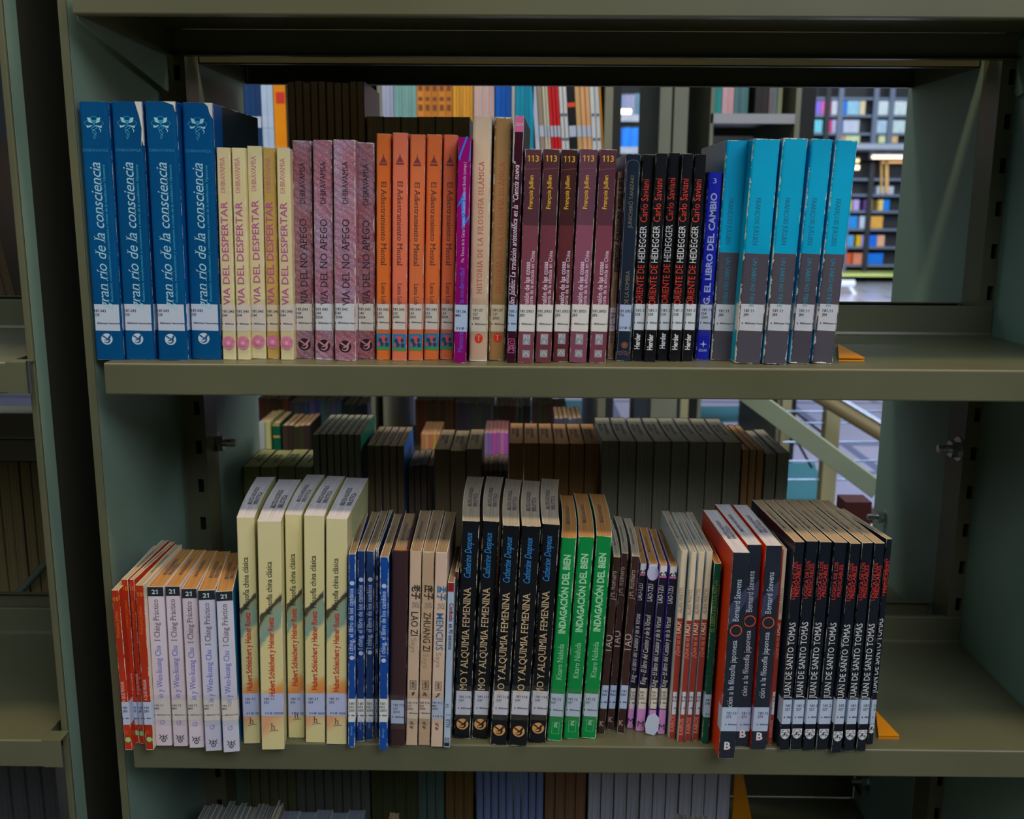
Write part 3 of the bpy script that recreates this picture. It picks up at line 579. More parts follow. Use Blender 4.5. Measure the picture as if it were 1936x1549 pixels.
cam_t = Tpl(327, 681, [('htx', '3', .5, 348, 9, 6, (150, 158, 190), {}), (T, 'G. EL LIBRO DEL CAMBIO', .72, 577, 366, 11, (165, 172, 215), dict(serif=True, bold=.03)),
    ('art', .5, 652, [(([(0, 7), (1.2, 1.2), (7, 0), (1.2, -1.2), (0, -7), (-1.2, -1.2), (-7, 0), (-1.2, 1.2)], [tuple(range(8))]), (190, 195, 215))]), ('htx', 'EDAF', .5, 666, 4.5, 15, (190, 195, 215), dict(serif=True))],
    (577, 625), cov=cover((16, 26, 128), .0005, .35), pages=WHITE, r=.002, d=.13, call=(['181.11', 'I24', '2004'], 'b', .002), tape=True)
place((1313.5, 1341.6, 680.8, 1338.6, 1367, 326.7), ZU, cam_t, 'short royal blue paperback with white capitals and a four-point star')
tea_t = Tpl(266, 682, [(T, 'FRANÇOIS JULLIEN', .30, 375, 463, 8, (10, 82, 105), dict(serif=True)), (T, 'UN SABIO NO TIENE', .36, 487, 577, 8, (22, 108, 132), dict(serif=True))],
    (577, 627), cov=cover((60, 56, 64), .0009, .38, worn=(200, 198, 188)), pages=CREAM, r=.0025, call=(['181.11', 'J84'], 'b', .003), tape=True)
tcov = cover((4, 124, 156), .0008, .32, worn=(205, 205, 190))
for i, (q, sd) in enumerate([((1343, 1385.5, 682, 1372.6, 1417.3, 266.5, 1325, 1364, 282.8), 1), ((1388, 1439, 688.6, 1424, 1476.7, 264), 0), ((1441.8, 1488.3, 689.9, 1480, 1531, 262.6), 0), ((1491.4, 1532.2, 688.6, 1533.2, 1577.4, 264), 0), ((1534.3, 1576, 688.6, 1579.5, 1625, 266), 0)]):
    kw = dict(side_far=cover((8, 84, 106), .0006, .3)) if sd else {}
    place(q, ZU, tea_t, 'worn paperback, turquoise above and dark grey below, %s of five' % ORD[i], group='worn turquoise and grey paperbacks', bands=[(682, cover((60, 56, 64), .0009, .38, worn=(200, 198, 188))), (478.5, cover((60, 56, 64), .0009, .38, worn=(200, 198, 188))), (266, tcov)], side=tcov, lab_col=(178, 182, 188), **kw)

# ---------------- lower row
red_t = Tpl(1117, 1418, [('htx', '10', .5, 1137, 7, 10, (195, 120, 30), dict(bold=.03)), (T, 'François Jullien', .62, 1206, 1156, 5, (190, 105, 30), {}), (T, 'A QUE PENSAR', .62, 1328, 1289, 5.5, (210, 165, 160), dict(bold=.02)),
    (T, 'h', .6, 1389, 1382, 8, (190, 90, 40), dict(serif=True)), ('art', .55, 1399, [(disc(0, 0, 4.8), (105, 165, 105))])], (1328, 1371), cov=cover((140, 38, 17), .0003, .4, fade=.2), pages=CREAM, r=.0005, call=(['181', 'J85'], 'b'))
for i, q in enumerate([(235.9, 250.8, 1418.5, 208.2, 226.9, 1117, 290, 305, 1032), (250.8, 264.5, 1405.5, 227.9, 242.6, 1096.5, 304.7, 321, 1022), (263.5, 274, 1407, 243.4, 254, 1097, 321.5, 333, 1025), (274.7, 291.3, 1418.5, 254.4, 272, 1107.6, 330, 345, 1030)]):
    place(q, ZL, red_t, 'thin red-orange paperback with a green dot at the foot, %s from the side panel' % ORD[i], group='thin red-orange paperbacks', stamp=True, lab_col=(160, 170, 190), **(dict(side=cover((190, 178, 162), .0003, .5), side_far=cover((178, 165, 155), .0003, .5)) if i == 3 else {}))
ich_t = Tpl(1110, 1411, [('band', 1128, 1110.6, (20, 28, 34)), ('htx', '21', .46, 1123.5, 7.5, 11, (175, 182, 186), dict(serif=True, bold=.02, eps=.0003)),
    (T, 'I Ching Práctico', .62, 1213, 1134, 9.5, (76, 52, 68), dict(serif=True)), (T, 'in y Wen-kuang Chu', .62, 1321, 1222, 9.5, (72, 78, 150), dict(serif=True)), (T, 'G', .62, 1371, 1363, 8, (80, 86, 150), dict(serif=True)), ('art', .5, 1397, uranus((40, 40, 44)))],
    (1325, 1363), pages=TAN, r=.001, call=(['181.11', 'M44'], 'b'), tape=True, stamp=True)
for i, q in enumerate([(294.5, 326, 1410.8, 277, 310, 1110.3, 341, 365, 1039), (327.6, 355.9, 1411.6, 310.4, 341.6, 1109.5, 366, 388, 1040), (357.6, 386.5, 1414.5, 342.4, 372.5, 1114, 390, 410, 1041), (388.2, 420, 1420.4, 373.9, 406.6, 1117, 412, 432, 1042), (421.3, 455, 1422.3, 407.9, 440, 1118.9, 433, 453, 1044)]):
    place(q, ZL, ich_t, 'small pale lilac paperback with a black top band, %s of five' % ORD[i], group='small pale lilac paperbacks', cov=cover((168, 154, 160) if i < 3 else (160, 158, 172), .0003, .45), side=cover((0, 92, 142), .0003, .3) if i == 4 else None, lab_col=(165, 158, 150))
fil_stops = [(0, (170, 160, 108)), (.13, (172, 160, 115)), (.19, (176, 128, 92)), (.24, (172, 130, 98)), (.27, (170, 105, 58)), (.31, (172, 120, 58)), (.35, (172, 162, 114)), (.55, (172, 162, 114)), (.575, (98, 122, 108)), (.62, (104, 124, 108)), (.65, (112, 118, 92)), (.664, (54, 50, 38)), (.684, (58, 54, 42)), (.694, (168, 158, 114)), (.71, (172, 162, 114)), (1, (172, 164, 122))]
fil_t = Tpl(980, 1406, [(T, 'Hubert Schleichert y Heiner Roetz', .62, 1307, 1159, 9.5, (150, 42, 24), dict(bold=.028)), (T, 'Filosofía china clásica', .58, 1153, 1055, 9.5, (34, 34, 26), dict(bold=.01)),
    ('htx', 'h', .52, 1369, 12, 8, (60, 40, 26), dict(serif=True)), ('art', .55, 1372, [(stroke([(-8, 0), (8, 2)], .9), (60, 40, 26))])], (1312, 1355), pages=WHITE, r=.0012, call=(['181.11', 'S33'], 's', .002), stamp=True)
for i, q in enumerate([(460, 492.9, 1406.6, 443.3, 484, 980, 481, 526, 902), (494.4, 538.2, 1418.3, 485.5, 531, 987.7, 527, 570, 907), (544.5, 576.6, 1396, 536, 572.2, 974.4, 577, 618, 898), (577, 615.5, 1405, 572.6, 614.4, 976.6, 619, 653, 900.6), (616.1, 656, 1408, 615, 657.7, 982.2, 654, 697.6, 904)]):
    place(q, ZL, fil_t, 'thick cream paperback with watercolour clouds on the spine, %s of five' % ORD[i], group='thick cream paperbacks with painted clouds', cov=cover((160, 150, 95) if i == 2 else (172, 162, 114), .0006, .45, 'ramp', stops=fil_stops, scale=42), side=cover((150, 148, 110), .0004, .4), lab_col=(150, 158, 185), bow=-.0018 if i < 4 else 0)
blu_t = Tpl(1049, 1414, [('art', .5, 1104, [(disc(0, 0, 4), (190, 200, 215))]), (T, 'I ching, el libro de los cambios', .70, 1238, 1114, 8, (170, 185, 215), dict(serif=True, bold=.02)), ('art', .5, 1245, [(disc(0, 0, 4), (190, 200, 215))]),
    (T, 'alfaomega', .6, 1392, 1374, 4, (95, 140, 190), dict(shear=.3))], (1322, 1366), pages=DULL, r=.0006, call=(['181.', 'N53', '2001'], 'b'), stamp=True)
for i, (q, c) in enumerate([((656.5, 672.8, 1413.9, 658.2, 673.2, 1048.8, 680, 697, 972), (12, 54, 118)), ((674.3, 689.4, 1402.8, 675, 691, 1043, 703, 719, 968), (20, 44, 88)), ((690, 706.5, 1400, 692, 708.8, 1043, 721, 734, 966), (22, 44, 84)), ((707, 714.5, 1396.6, 709.4, 716.5, 1039.5, 736, 744, 964), (20, 42, 80)), ((715.4, 733.2, 1418.8, 717.2, 736, 1054, 745, 761, 972), (12, 54, 118))]):
    place(q, ZL, blu_t, 'thin blue paperback with white dots and lowercase title, %s of five' % ORD[i], group='thin blue paperbacks with white dots', cov=cover(c, .0005, .35), lab_col=(176, 176, 172))
bro_t = Tpl(1043, 1412, [], (1325, 1369), cov=cover((44, 28, 30), .0001, .45, fade=.05), pages=DULL, r=.003, hard=True, call=(['181.112', 'C67', '2010'], 'b', .003), stamp=True, name='hardcover_book', tape=True)
o = place((734.3, 766.5, 1412, 738.8, 773.3, 1043, 765, 790, 965.5), ZL, bro_t, 'plain dark brown hardback without a title, next to the blue paperbacks', lab_col=(165, 178, 205))
hb = MB(); w_ = DIMS[o.name][0]/2; hh = DIMS[o.name][1]
for k in range(9): hb.tube((-w_*.8+k*w_*.19, .0035, hh-.001), (-w_*.8+(k+1)*w_*.19, .0035, hh-.001), .0013, plain((205, 110, 30) if k % 2 else (150, 60, 25), .7, 'headband_thread'), 8)
tag(hb.build('headband', [c_ for c_ in o.children if c_.name.startswith('page')][0]), 'striped orange headband')
for i, (cn, nm, sy, q, c, tc_, cl) in enumerate([('老子', 'LAO ZI', 1203, (766.5, 789.4, 1409.9, 774.5, 797.6, 1043.3, 794, 816.5, 965.5), (156, 134, 112), (42, 34, 30), ['181.114', 'L37', '2005']),
        ('庄子', 'ZHUANG ZI', 1232, (789.8, 813.2, 1409.9, 798.3, 822, 1044.4, 817.6, 841, 965.5), (148, 124, 98), (48, 38, 30), ['181.114', 'Z65', '2008']),
        ('孟子', 'MENCIUS', 1228, (813.6, 837.2, 1412.6, 822.5, 846.5, 1045.5, 842, 864, 967.7), (160, 138, 120), (38, 84, 122), ['181.112', 'M46', '2005'])]):
    t = Tpl(1043, 1410, [(T, cn, .30, 1106, 1134, 11.5, tc_, dict(bold=.03)), (T, '说', .34, 1138, 1151, 10, (105, 92, 82), {}), (T, nm, .22, 1158, sy, 12, tc_, dict(bold=.01)), (T, 'Says', .26, sy+4, sy+32, 9, (120, 104, 88), dict(serif=True)),
        ('art', .52, 1296, seal((60, 50, 42))), ('art', .5, 1313, scrib((44, 36, 30), 4.5, i)), ('art', .5, 1368, scrib((60, 50, 42), 4, 9)), ('art', .5, 1376, scrib((60, 50, 42), 3.4, 12))],
        (1322, 1360), cov=cover(c, .0005, .6), pages=DULL, r=.001, call=(cl, 'b' if i < 2 else 's', -.0004), stamp=True, tape=True)
    place(q, ZL, t, ['beige paperback with black Chinese characters, next to the brown hardback', 'beige paperback with dark Chinese characters, middle of three', 'beige paperback with blue Chinese characters, right one of three'][i], group='beige paperbacks with Chinese characters', lab_col=(165, 150, 135) if i < 2 else (150, 160, 182))
con_t = Tpl(1102, 1414, [('band', 1119.5, 1102.6, (105, 22, 24)), (T, 'Confucio', .35, 1141, 1176, 7, (105, 22, 34), dict(serif=True, bold=.03)), (T, 'en 90 minutos', .35, 1180, 1229, 7, (40, 44, 60), dict(serif=True, bold=.02)), (T, 'ETN', .3, 1361, 1376, 7, (60, 80, 95), dict(bold=.03)),
    ('art', .5, 1400, [(box_ring(-4, 4, -5, 4, .8), (40, 45, 50)), (stroke([(-3, -3), (3, 3)], .8), (40, 45, 50)), (stroke([(-3, 3), (3, -3)], .8), (40, 45, 50)), (rect(-4.5, 4.5, -12, -5.5), (22, 26, 30))])],
    (1326, 1356), cov=cover((148, 165, 185), .0003, .35), pages=DULL, r=.0005, d=.12, call=(['181', 'S77'], 's'), lab_col=(160, 178, 200))
place((837.6, 851.4, 1413.9, 846, 859.8, 1102, 862, 875, 1033), ZL, con_t, 'very thin pale blue booklet with a dark red top')
dk_t = Tpl(1081, 1400, [('band', 1097, 1081.5, (62, 20, 22))], None, cov=cover((24, 24, 28), .0003, .4), pages=DULL, r=.0005)
place((846, 855, 1399, 859.8, 868, 1081, 872, 880, 1020), ZL, dk_t, 'thin black booklet with dark red top, half hidden beside the pale blue booklet', stamp=False)
alq_t = Tpl(987, 1398, [(T, 'Catherine Despeux', .60, 1094, 1008, 11.5, (36, 108, 165), dict(serif=True, shear=.28)), (T, 'MO Y ALQUIMIA FEMENINA', .66, 1307, 1112, 12, (172, 148, 112), dict(serif=True)), ('art', .5, 1371, griffin((186, 134, 76), (14, 14, 18), 10.5))],
    (1308, 1353), cov=cover((10, 14, 18), .0004, .2), pages=GREY, r=.0015, call=(['181.114', 'D47'], 'b', .003), stamp=True, tape=True)
for i, q in enumerate([(856.6, 889.5, 1397.5, 871.8, 909.5, 986.8, 883, 916, 902), (891, 922, 1398, 910.9, 946.4, 987, 918, 955, 902), (926, 958.2, 1409.5, 948, 985, 994.8, 956, 987.7, 906.8), (961, 996.8, 1411.8, 986.3, 1023.4, 996, 989, 1022, 909.5), (999, 1032, 1405.5, 1024.4, 1059.5, 992.5, 1024, 1058, 906)]):
    place(q, ZL, alq_t, 'black paperback with blue italic name and gold capitals, %s of five' % ORD[i], group='thick black paperbacks with gold capitals', lab_col=(150, 150, 158), bow=-.002)
grn_t = Tpl(1018, 1402, [(T, 'INDAGACIÓN DEL BIEN', .70, 1199, 1050, 11.5, (150, 205, 160), dict(bold=.035)), (T, 'Kitaro Nishida', .68, 1287, 1219, 9.5, (140, 195, 150), dict(serif=True)),
    ('art', .52, 1376, [(box_ring(-6.5, 6.5, -13, 9, .5), (110, 180, 130))]), ('htx', 'g', .52, 1374, 9, 7, (175, 215, 185), dict(serif=True))],
    (1313, 1356), cov=cover((6, 104, 48), .0006, .35, worn=(170, 185, 165), fade=.05), pages=TAN, r=.002, call=(['181.12', 'N57'], 'b', .001), stamp=True, tape=True)
for i, q in enumerate([(1033, 1062.7, 1402, 1060.3, 1091, 1018, 1058.5, 1082, 936.8), (1063.9, 1094.5, 1398.6, 1092.3, 1125.2, 1016.4, 1083.5, 1110.5, 933.4), (1097.5, 1127.5, 1397.5, 1126.4, 1159, 1015, 1112.7, 1143, 934.5)]):
    place(q, ZL, grn_t, 'bright green paperback with pale capitals, %s of three' % ORD[i], group='bright green paperbacks', lab_col=(165, 176, 192), bow=.002)
tao_t = Tpl(1053, 1388, [(T, 'TAO', .88, 1234, 1200, 12, (150, 134, 126), {}), (T, 'J.M. Romero', .62, 1134, 1079, 9, (132, 114, 106), {}), ('htx', 'K', .42, 1373, 9.5, 8, (150, 135, 125), dict(serif=True))],
    (1297, 1341), cov=cover((44, 27, 24), .0002, .35), side=cover((120, 110, 102), .0002, .5), pages=GREY, r=.0006, call=(['181.11', 'R65'], 'b'), stamp=True)
for i, q in enumerate([(1129, 1144, 1389.4, 1159.6, 1174, 1054.3, 1142, 1157, 982), (1145, 1161.8, 1381, 1174.8, 1188.8, 1046.8, 1158.5, 1174.5, 976), (1165.6, 1181.5, 1387.5, 1194, 1209.8, 1052.6, 1177, 1193, 979.6)]):
    place(q, ZL, tao_t, 'thin dark brown paperback with rounded outlined title, %s of three' % ORD[i], group='thin dark brown paperbacks', lab_col=(150, 162, 186), bow=.002)
lao_t = Tpl(1069, 1390, [('band', 1394, 1343, (158, 104, 146)), ('band', 1093, 1089, (150, 82, 116)), ('band', 1086, 1069.5, (165, 165, 168)), ('art', .5, 1088, [(([(-9, 0), (-3, 6), (0, 3), (4, 8), (9, 0)], [(0, 1, 2, 3, 4)]), (22, 22, 30))]), ('htx', '44', .5, 1089, 5, 8, (180, 180, 180), dict(bold=.03, eps=.0004)),
    (T, 'LAO-TZU', .66, 1141, 1107, 8.5, (172, 172, 178), dict(serif=True)), (T, 'King – El libro del Camino y de la Virtud', .66, 1301, 1166, 9, (158, 154, 152), dict(serif=True, shear=.28)), ('htx', 'M', .5, 1381, 11, 10, (40, 28, 44), dict(eps=.0004))],
    (1302, 1341), cov=cover((18, 18, 28), .0001, .35), side=cover((122, 100, 172), .0003, .35), pages=TAN, r=.0012, d=.11, call=(['181.', 'L36', '2001'], 'b'), stamp=True)
for i, q in enumerate([(1182.4, 1199, 1378, 1210.4, 1223.6, 1066, 1194, 1207, 995), (1200.5, 1219, 1383.7, 1226.5, 1245, 1067, 1208, 1224, 997), (1221.5, 1240.5, 1390.3, 1247.5, 1263, 1069.4, 1226, 1240, 1000), (1242, 1257.3, 1389.4, 1266, 1282, 1071, 1242, 1256, 1001)]):
    o = place(q, ZL, lao_t, ['narrow black and pink paperback nearest the brown books', 'narrow black and pink paperback with a round white sticker at its top', 'narrow black and pink paperback with a white patch over its foot', 'narrow black and pink paperback next to the white and red ones'][i], group='narrow black and pink paperbacks', lab_col=(172, 162, 148))
    hh = DIMS[o.name][1]; mb = MB()
    if i == 1: mb.add([(x, -.0006, z) for x, z in disc(0, hh-.010, .0060, .0080)[0]], [tuple(range(28))], plain((150, 150, 172), .5, 'sticker_paper')); mb.build('round_sticker', o)
    if i == 2: mb.add([(x, -.0009, z) for x, z in [(-.006, .002), (.003, .0), (.007, .006), (.0072, .020), (.002, .026), (-.005, .022), (-.0075, .012)]], [tuple(range(7))], plain((190, 198, 215), .5, 'sticker_paper')); mb.build('white_patch', o)
wat_t = Tpl(1042, 1399, [('band', 1402, 1170, (112, 36, 28)), (T, 'ALAN WATTS', .66, 1160, 1112, 6, (95, 82, 70), dict(serif=True)), (T, '¿Que es el', .72, 1241, 1203, 7.5, (170, 110, 88), {}), (T, 'TAO?', .72, 1201, 1176, 9, (186, 165, 140), dict(bold=.03)),
    (T, 'KAIRÓS', .74, 1385, 1354, 7, (178, 98, 84), dict(serif=True, bold=.03))], (1309, 1352), cov=cover((168, 152, 128), .0008, .45), side=cover((165, 176, 182), .0005, .4), pages=GREY, r=.0015, call=(['181.', 'W37'], 'b'), stamp=True)
for i, q in enumerate([(1263.5, 1277, 1398.7, 1287, 1302.4, 1042, 1250, 1265, 966), (1280.5, 1293, 1405.3, 1305, 1319.9, 1045, 1269, 1282, 969), (1293.6, 1307, 1402.8, 1320.6, 1334.8, 1044, 1282, 1293.7, 969), (1307.9, 1321, 1401.5, 1335.7, 1349.4, 1044, 1295, 1309, 968)]):
    place(q, ZL, wat_t, 'thin paperback, cream above and brick red below, %s of four together' % ORD[i], group='thin cream and brick red paperbacks', lab_col=(165, 168, 176))
rit_t = Tpl(1066, 1407, [(T, 'EL LIBRO DE LOS RITOS', .66, 1196, 1098, 9, (92, 110, 36), dict(serif=True)), ], (1314, 1357), cov=cover((6, 58, 42), .0004, .3), pages=TAN, r=.0006, d=.12, call=(['181', 'D43'], 's'), lab_col=(150, 175, 200), stamp=True)
place((1324.2, 1340.6, 1407, 1350.2, 1365, 1066, 1322, 1336, 1006), ZL, rit_t, 'thin dark green book with yellow-green capitals')
navy = cover((24, 30, 40), .00012, .25)
oran = cover((170, 46, 16), .0002, .35)
rg = [(ring(0, 0, 10.5, 1.8), (205, 82, 36))]
ste_t = Tpl(1046, 1435, [('art', .45, 1150, [(([(-16, 0), (16, 38), (16, 14), (-6, -28), (-16, -34)], [(0, 1, 2, 3, 4)]), (40, 46, 66))]), (T, 'Bernard Stevens', .62, 1176, 1097, 10.5, (178, 190, 205), {}), ('art', .5, 1193.5, rg), (T, 'ción a la filosofía japonesa', .62, 1338, 1212, 10, (175, 182, 192), {}),
    ('htx', 'B', .5, 1418, 14, 11, (205, 205, 205), dict(serif=True, bold=.03)), ('art', .52, 1415, [(rect(-2.2, 2.8, -2.5, 2.5), (160, 20, 40))])],
    (1338.5, 1383.5), cov=navy, side=navy, side_far=oran, pages=WHITE, r=.0007, call=(['181.12', 'S73'], 'b', .004), stamp=True)
for i, q in enumerate([(1357, 1389.3, 1434.9, 1386, 1419, 1046, 1328, 1356, 964.5), (1388.5, 1416.9, 1411.8, 1411, 1442.3, 1030.8, 1350, 1380, 953.6), (1418.2, 1449.6, 1416.9, 1446, 1482.3, 1032.8, 1384, 1413, 954.8)]):
    place(q, ZL, ste_t, ['dark navy paperback with orange ring, jutting furthest over the shelf edge', 'dark navy paperback with orange ring, pushed back in the middle of three', 'dark navy paperback with orange ring, right one of three'][i], group='dark navy paperbacks with an orange ring', lab_col=(165, 178, 200))
place((1451, 1460.9, 1409, 1480.5, 1489.5, 1040), ZL, wat_t, 'single cream and brick red paperback squeezed between two black groups', lab_col=(165, 168, 176), d=.13)
rl = (188, 46, 34)
log_t = Tpl(1026, 1419, [(T, 'LÓGICA DE LOS', .42, 1134, 1063, 6.4, rl, {}), (T, 'PREDICABLES', .82, 1129, 1068, 6.4, rl, {}), (T, 'JUAN DE SANTO TOMÁS', .70, 1321, 1178, 10.5, (178, 178, 176), dict(serif=True)), ('art', .5, 1388, crest((168, 170, 172), (16, 20, 28)))],
    (1324, 1370), cov=cover((12, 18, 26), .00012, .25), pages=paper((138, 118, 90)), r=.0008, call=(['181.2', 'S27'], 'b', .002), stamp=True)
xk = 1420
for i, q in enumerate([(1472, 1491.9, 1419.3, 1500.7, 1523.9, 1025.8), (1492.7, 1515.6, 1418.4, 1524.6, 1548, 1024.4), (1517, 1540, 1419.3, 1549.4, 1575, 1026), (1541.4, 1567.5, 1419, 1576.6, 1605, 1027), (1569.4, 1592.9, 1424, 1608, 1629, 1029), (1593.8, 1615.8, 1421, 1630, 1652, 1027.5), (1618, 1637.8, 1420.8, 1653.5, 1675, 1028.3), (1638.7, 1652, 1408, 1675.8, 1688.8, 1020.4)]):
    bk = (1420+21.3*i, 1420+21.3*(i+1), 945) if i < 6 else ((1546, 1567, 946) if i == 6 else (1584, 1600, 964))
    place(q+bk, ZL, log_t, 'black paperback with red and white capitals and a white crest, %s of eight' % ORD[i], group='black paperbacks with a white crest', lab_col=(172, 186, 206), side=cover((14, 26, 38), .0003, .25))

# ------------------------------------------------------------------ our shelving unit
OL = paint((68, 69, 50), .36); OLD = paint((70, 76, 66), .5); DARK = plain((10, 10, 9), .8, 'near_black'); STEEL = plain((150, 152, 155), .25, 'zinc_steel', metal=1.0)
Z0, Z1 = -H, .95                     # uprights run from the floor to above the frame
def pan(parent, name, x0, x1, ya, yb, z, zlip=.031, back='far'):
    """folded sheet shelf: plate, hanging front lip with a hem, upstand and hem at the back. ya = front, yb = back"""
    mb = MB(); t = .0012; s = 1 if yb > ya else -1
    def bx(a, b): mb.box([min(p, q) for p, q in zip(a, b)], [max(p, q) for p, q in zip(a, b)], OL)
    z += H; r = .0022
    prof = [(ya+s*.012, z-zlip), (ya+s*r*.4, z-zlip), (ya, z-zlip+r*.6)]+[(ya+s*(r-r*math.cos(a)), z-r+r*math.sin(a)) for a in (0, .5, 1.05, 1.57)]
    prof += [(yb-s*.004, z), (yb-s*.001, z+.001), (yb, z+.004), (yb, z+.034), (yb+s*.0015, z+.0355), (yb+s*.008, z+.0355)]
    n = len(prof); inner = []
    for i, p in enumerate(prof):
        a = prof[max(i-1, 0)]; b = prof[min(i+1, n-1)]; dx, dy = b[0]-a[0], b[1]-a[1]; L = math.hypot(dx, dy)
        inner.append((p[0]+dy/L*t*s, p[1]-dx/L*t*s))
    for i in range(n-1):
        q = [prof[i], prof[i+1], inner[i+1], inner[i]]
        mb.prism(q, 'x', x0, x1, OL)
    bx((x0, ya+s*.004, z-zlip), (x0+t, yb, z-t)); bx((x1-t, ya+s*.004, z-zlip), (x1, yb, z-t))          # end folds
    bx((x0, yb-s*.001, z-zlip), (x1, yb, z-t)); bx((x0, yb-s*.010, z-zlip), (x1, yb, z-zlip+t))          # rear fold
    return mb.build(name, parent)
def post(parent, x0, x1, y0, y1, sx, z0=-1.25, z1=.85, name='slotted_post'):
    mb = MB(); hw, hh = .0036, .0086; za = round(z0/.05)*.05; n = int((z1-za)/.05)
    mb.box((x0, y0, H+Z0), (sx-hw, y0+.002, H+Z1), OL); mb.box((sx+hw, y0, H+Z0), (x1, y0+.002, H+Z1), OL)
    zp = Z0
    for k in range(n+1):
        c = za+.05*k; mb.box((sx-hw, y0, H+zp), (sx+hw, y0+.002, H+c-hh), OL); zp = c+hh
    mb.box((sx-hw, y0, H+zp), (sx+hw, y0+.002, H+Z1), OL)
    mb.box((x0, y0+.002, H+Z0), (x0+.0015, y1, H+Z1), OL); mb.box((x1-.0015, y0+.002, H+Z0), (x1, y1, H+Z1), OL)
    mb.box((x0+.0015, y0+.012, H+Z0), (x1-.0015, y1, H+Z1), DARK)  # solid dark fill, puts the shade inside the slots into colour
    return mb.build(name, parent)
def panel(parent, name, x0, x1, y0, y1, z0=Z0, z1=Z1, mat=None):
    mb = MB(); mb.box((x0, y0, z0+H), (x1, y1, z1+H), mat or OL); return mb.build(name, parent, bevel=.0015)
def bolt(parent, X, px, py, side, r=.0115):
    Y = X/(ray(px, py).x/ray(px, py).y); z = at_y(px, py, Y).z+H; mb = MB(); s = side
    mb.tube((X, Y, z), (X+s*.011, Y, z), r, STEEL, 6); mb.tube((X+s*.011, Y, z), (X+s*.026, Y, z), r*.42, STEEL, 12)
    for k in range(5): mb.tube((X+s*(.013+.0026*k), Y, z), (X+s*(.0142+.0026*k), Y, z), r*.5, STEEL, 12)
    mb.tube((X, Y, z), (X+s*.0012, Y, z), r*1.35, STEEL, 20)
    return mb.build('bolt', parent)
def brace(parent, a, b, r=.0028, m=None):
    mb = MB(); mb.tube(a, b, r, m or DARK, 8); return mb.build('cross_brace', parent)
PANEL = paint((86, 106, 95), .5)
unit = empty('shelving_unit', (0, .95, 0)); unit_off = Vector((0, -.95, 0))
tag(unit, 'olive grey steel library shelving unit holding the two full rows of books', 'bookcase')
class Par:      # parts are modelled in room coordinates, the unit's base is at its front
    pass
def adopt(root):
    for c in root.children: c.location = c.location-root.location
XL, XR = -.4225, .572; YP = .973
panel(unit, 'side_panel', XL-.0075, XL, YP, 1.265, mat=PANEL); panel(unit, 'side_panel', XR+.0005, XR+.010, .95, 1.265, mat=PANEL)
mb = MB(); mb.box((XL-.0077, YP-.0015, 0), (XL+.0002, YP+.0005, H+Z1), OL); mb.build('edge_strip', unit)
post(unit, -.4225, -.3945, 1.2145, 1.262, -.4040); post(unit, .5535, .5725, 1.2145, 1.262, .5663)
panel(unit, 'side_panel', -.4060, -.3965, 1.262, 1.472, mat=PANEL); panel(unit, 'side_panel', .5535, .563, 1.262, 1.503, mat=PANEL)
for z in (.1985, ZU, ZL, -.9525): pan(unit, 'shelf', -.4035 if z != .1985 else -.4070, XR-.001, .95, 1.2125, z)
for z in (.1985, ZU, ZL, -.9525): pan(unit, 'rear_shelf', -.3955, .5525, 1.49, 1.270, z)
for X in (-.4140, XR-.0030):
    mb = MB(); mb.prism([(.962, H+.190), (1.212, H+.190), (1.212, H+.1305), (1.204, H+.127), (.974, H+.166)], 'x', X, X+.0018, PANEL); mb.build('shelf_bracket', unit)
bolt(unit, .5535, 1812, 849, -1); bolt(unit, .5535, 1672, 978, -1, .009); bolt(unit, -.3965, 408, 837, 1); bolt(unit, .5535, 1640, 1478, -1, .009)
brace(unit, at_y(1612, 1476, 1.46)+Vector((0, 0, H)), at_y(1665, 1565, 1.46)+Vector((0, 0, H)))
brace(unit, at_y(1640, 1052, 1.485)+Vector((0, 0, H)), at_y(1716, 1127, 1.44)+Vector((0, 0, H)))
panel(unit, 'added_rear_panel', .3250, .5525, 1.4855, 1.4880, -.951, -.59, mat=OL)  # added panel, hides the bright hall floor behind the bottom compartment
adopt(unit)

# neighbouring bay to the left, same shelf heights
nb = empty('shelving_unit', (-.9, .95, 0)); tag(nb, 'olive steel shelving unit at the left edge, separated by a narrow dark gap', 'bookcase')
panel(nb, 'side_panel', -.4895, -.4890, .974, 1.5, mat=paint((34, 31, 22), .7)); mb = MB(); mb.box((-.4890, YP-.001, 0), (-.4822, YP+.003, H+Z1), OL); mb.build('edge_strip', nb, bevel=.0012)  # dark unpainted web; the shade of the gap is also in its colour
panel(nb, 'side_panel', -.4826, -.4822, YP+.0032, YP+.027, mat=PANEL)  # lighter strip shaped to the width that light reaches into the gap
panel(nb, 'side_panel', -.4980, -.4900, 1.22, 1.49, mat=PANEL)
for z in (.30, ZU, ZL, -.9525): pan(nb, 'shelf', -1.35, -.4995, .95, 1.2125, z); mb = MB(); mb.box((-.4995, .95, H+z-.031), (-.4795, .9512, H+z-.0002), OL); mb.box((-.4995, .9512, H+z-.0014), (-.4795, .9700, H+z-.0002), OL); mb.build('shelf_lip', nb)
for z in (.30, ZU, -.305, ZL, -.9525): pan(nb, 'rear_shelf', -1.35, -.4985, 1.49, 1.27, z)
mb = MB()
mb.tube((-.4775, .951, H-.182), (-.4775, .951, H-.150), .0024, STEEL, 12); tag(mb.build('chrome_end_clip', nb), 'chrome end clip')
brace(nb, at_y(-5, 1165, 1.30)+Vector((0, 0, H)), at_y(92, 1060, 1.30)+Vector((0, 0, H)), .005, OLD)
adopt(nb)

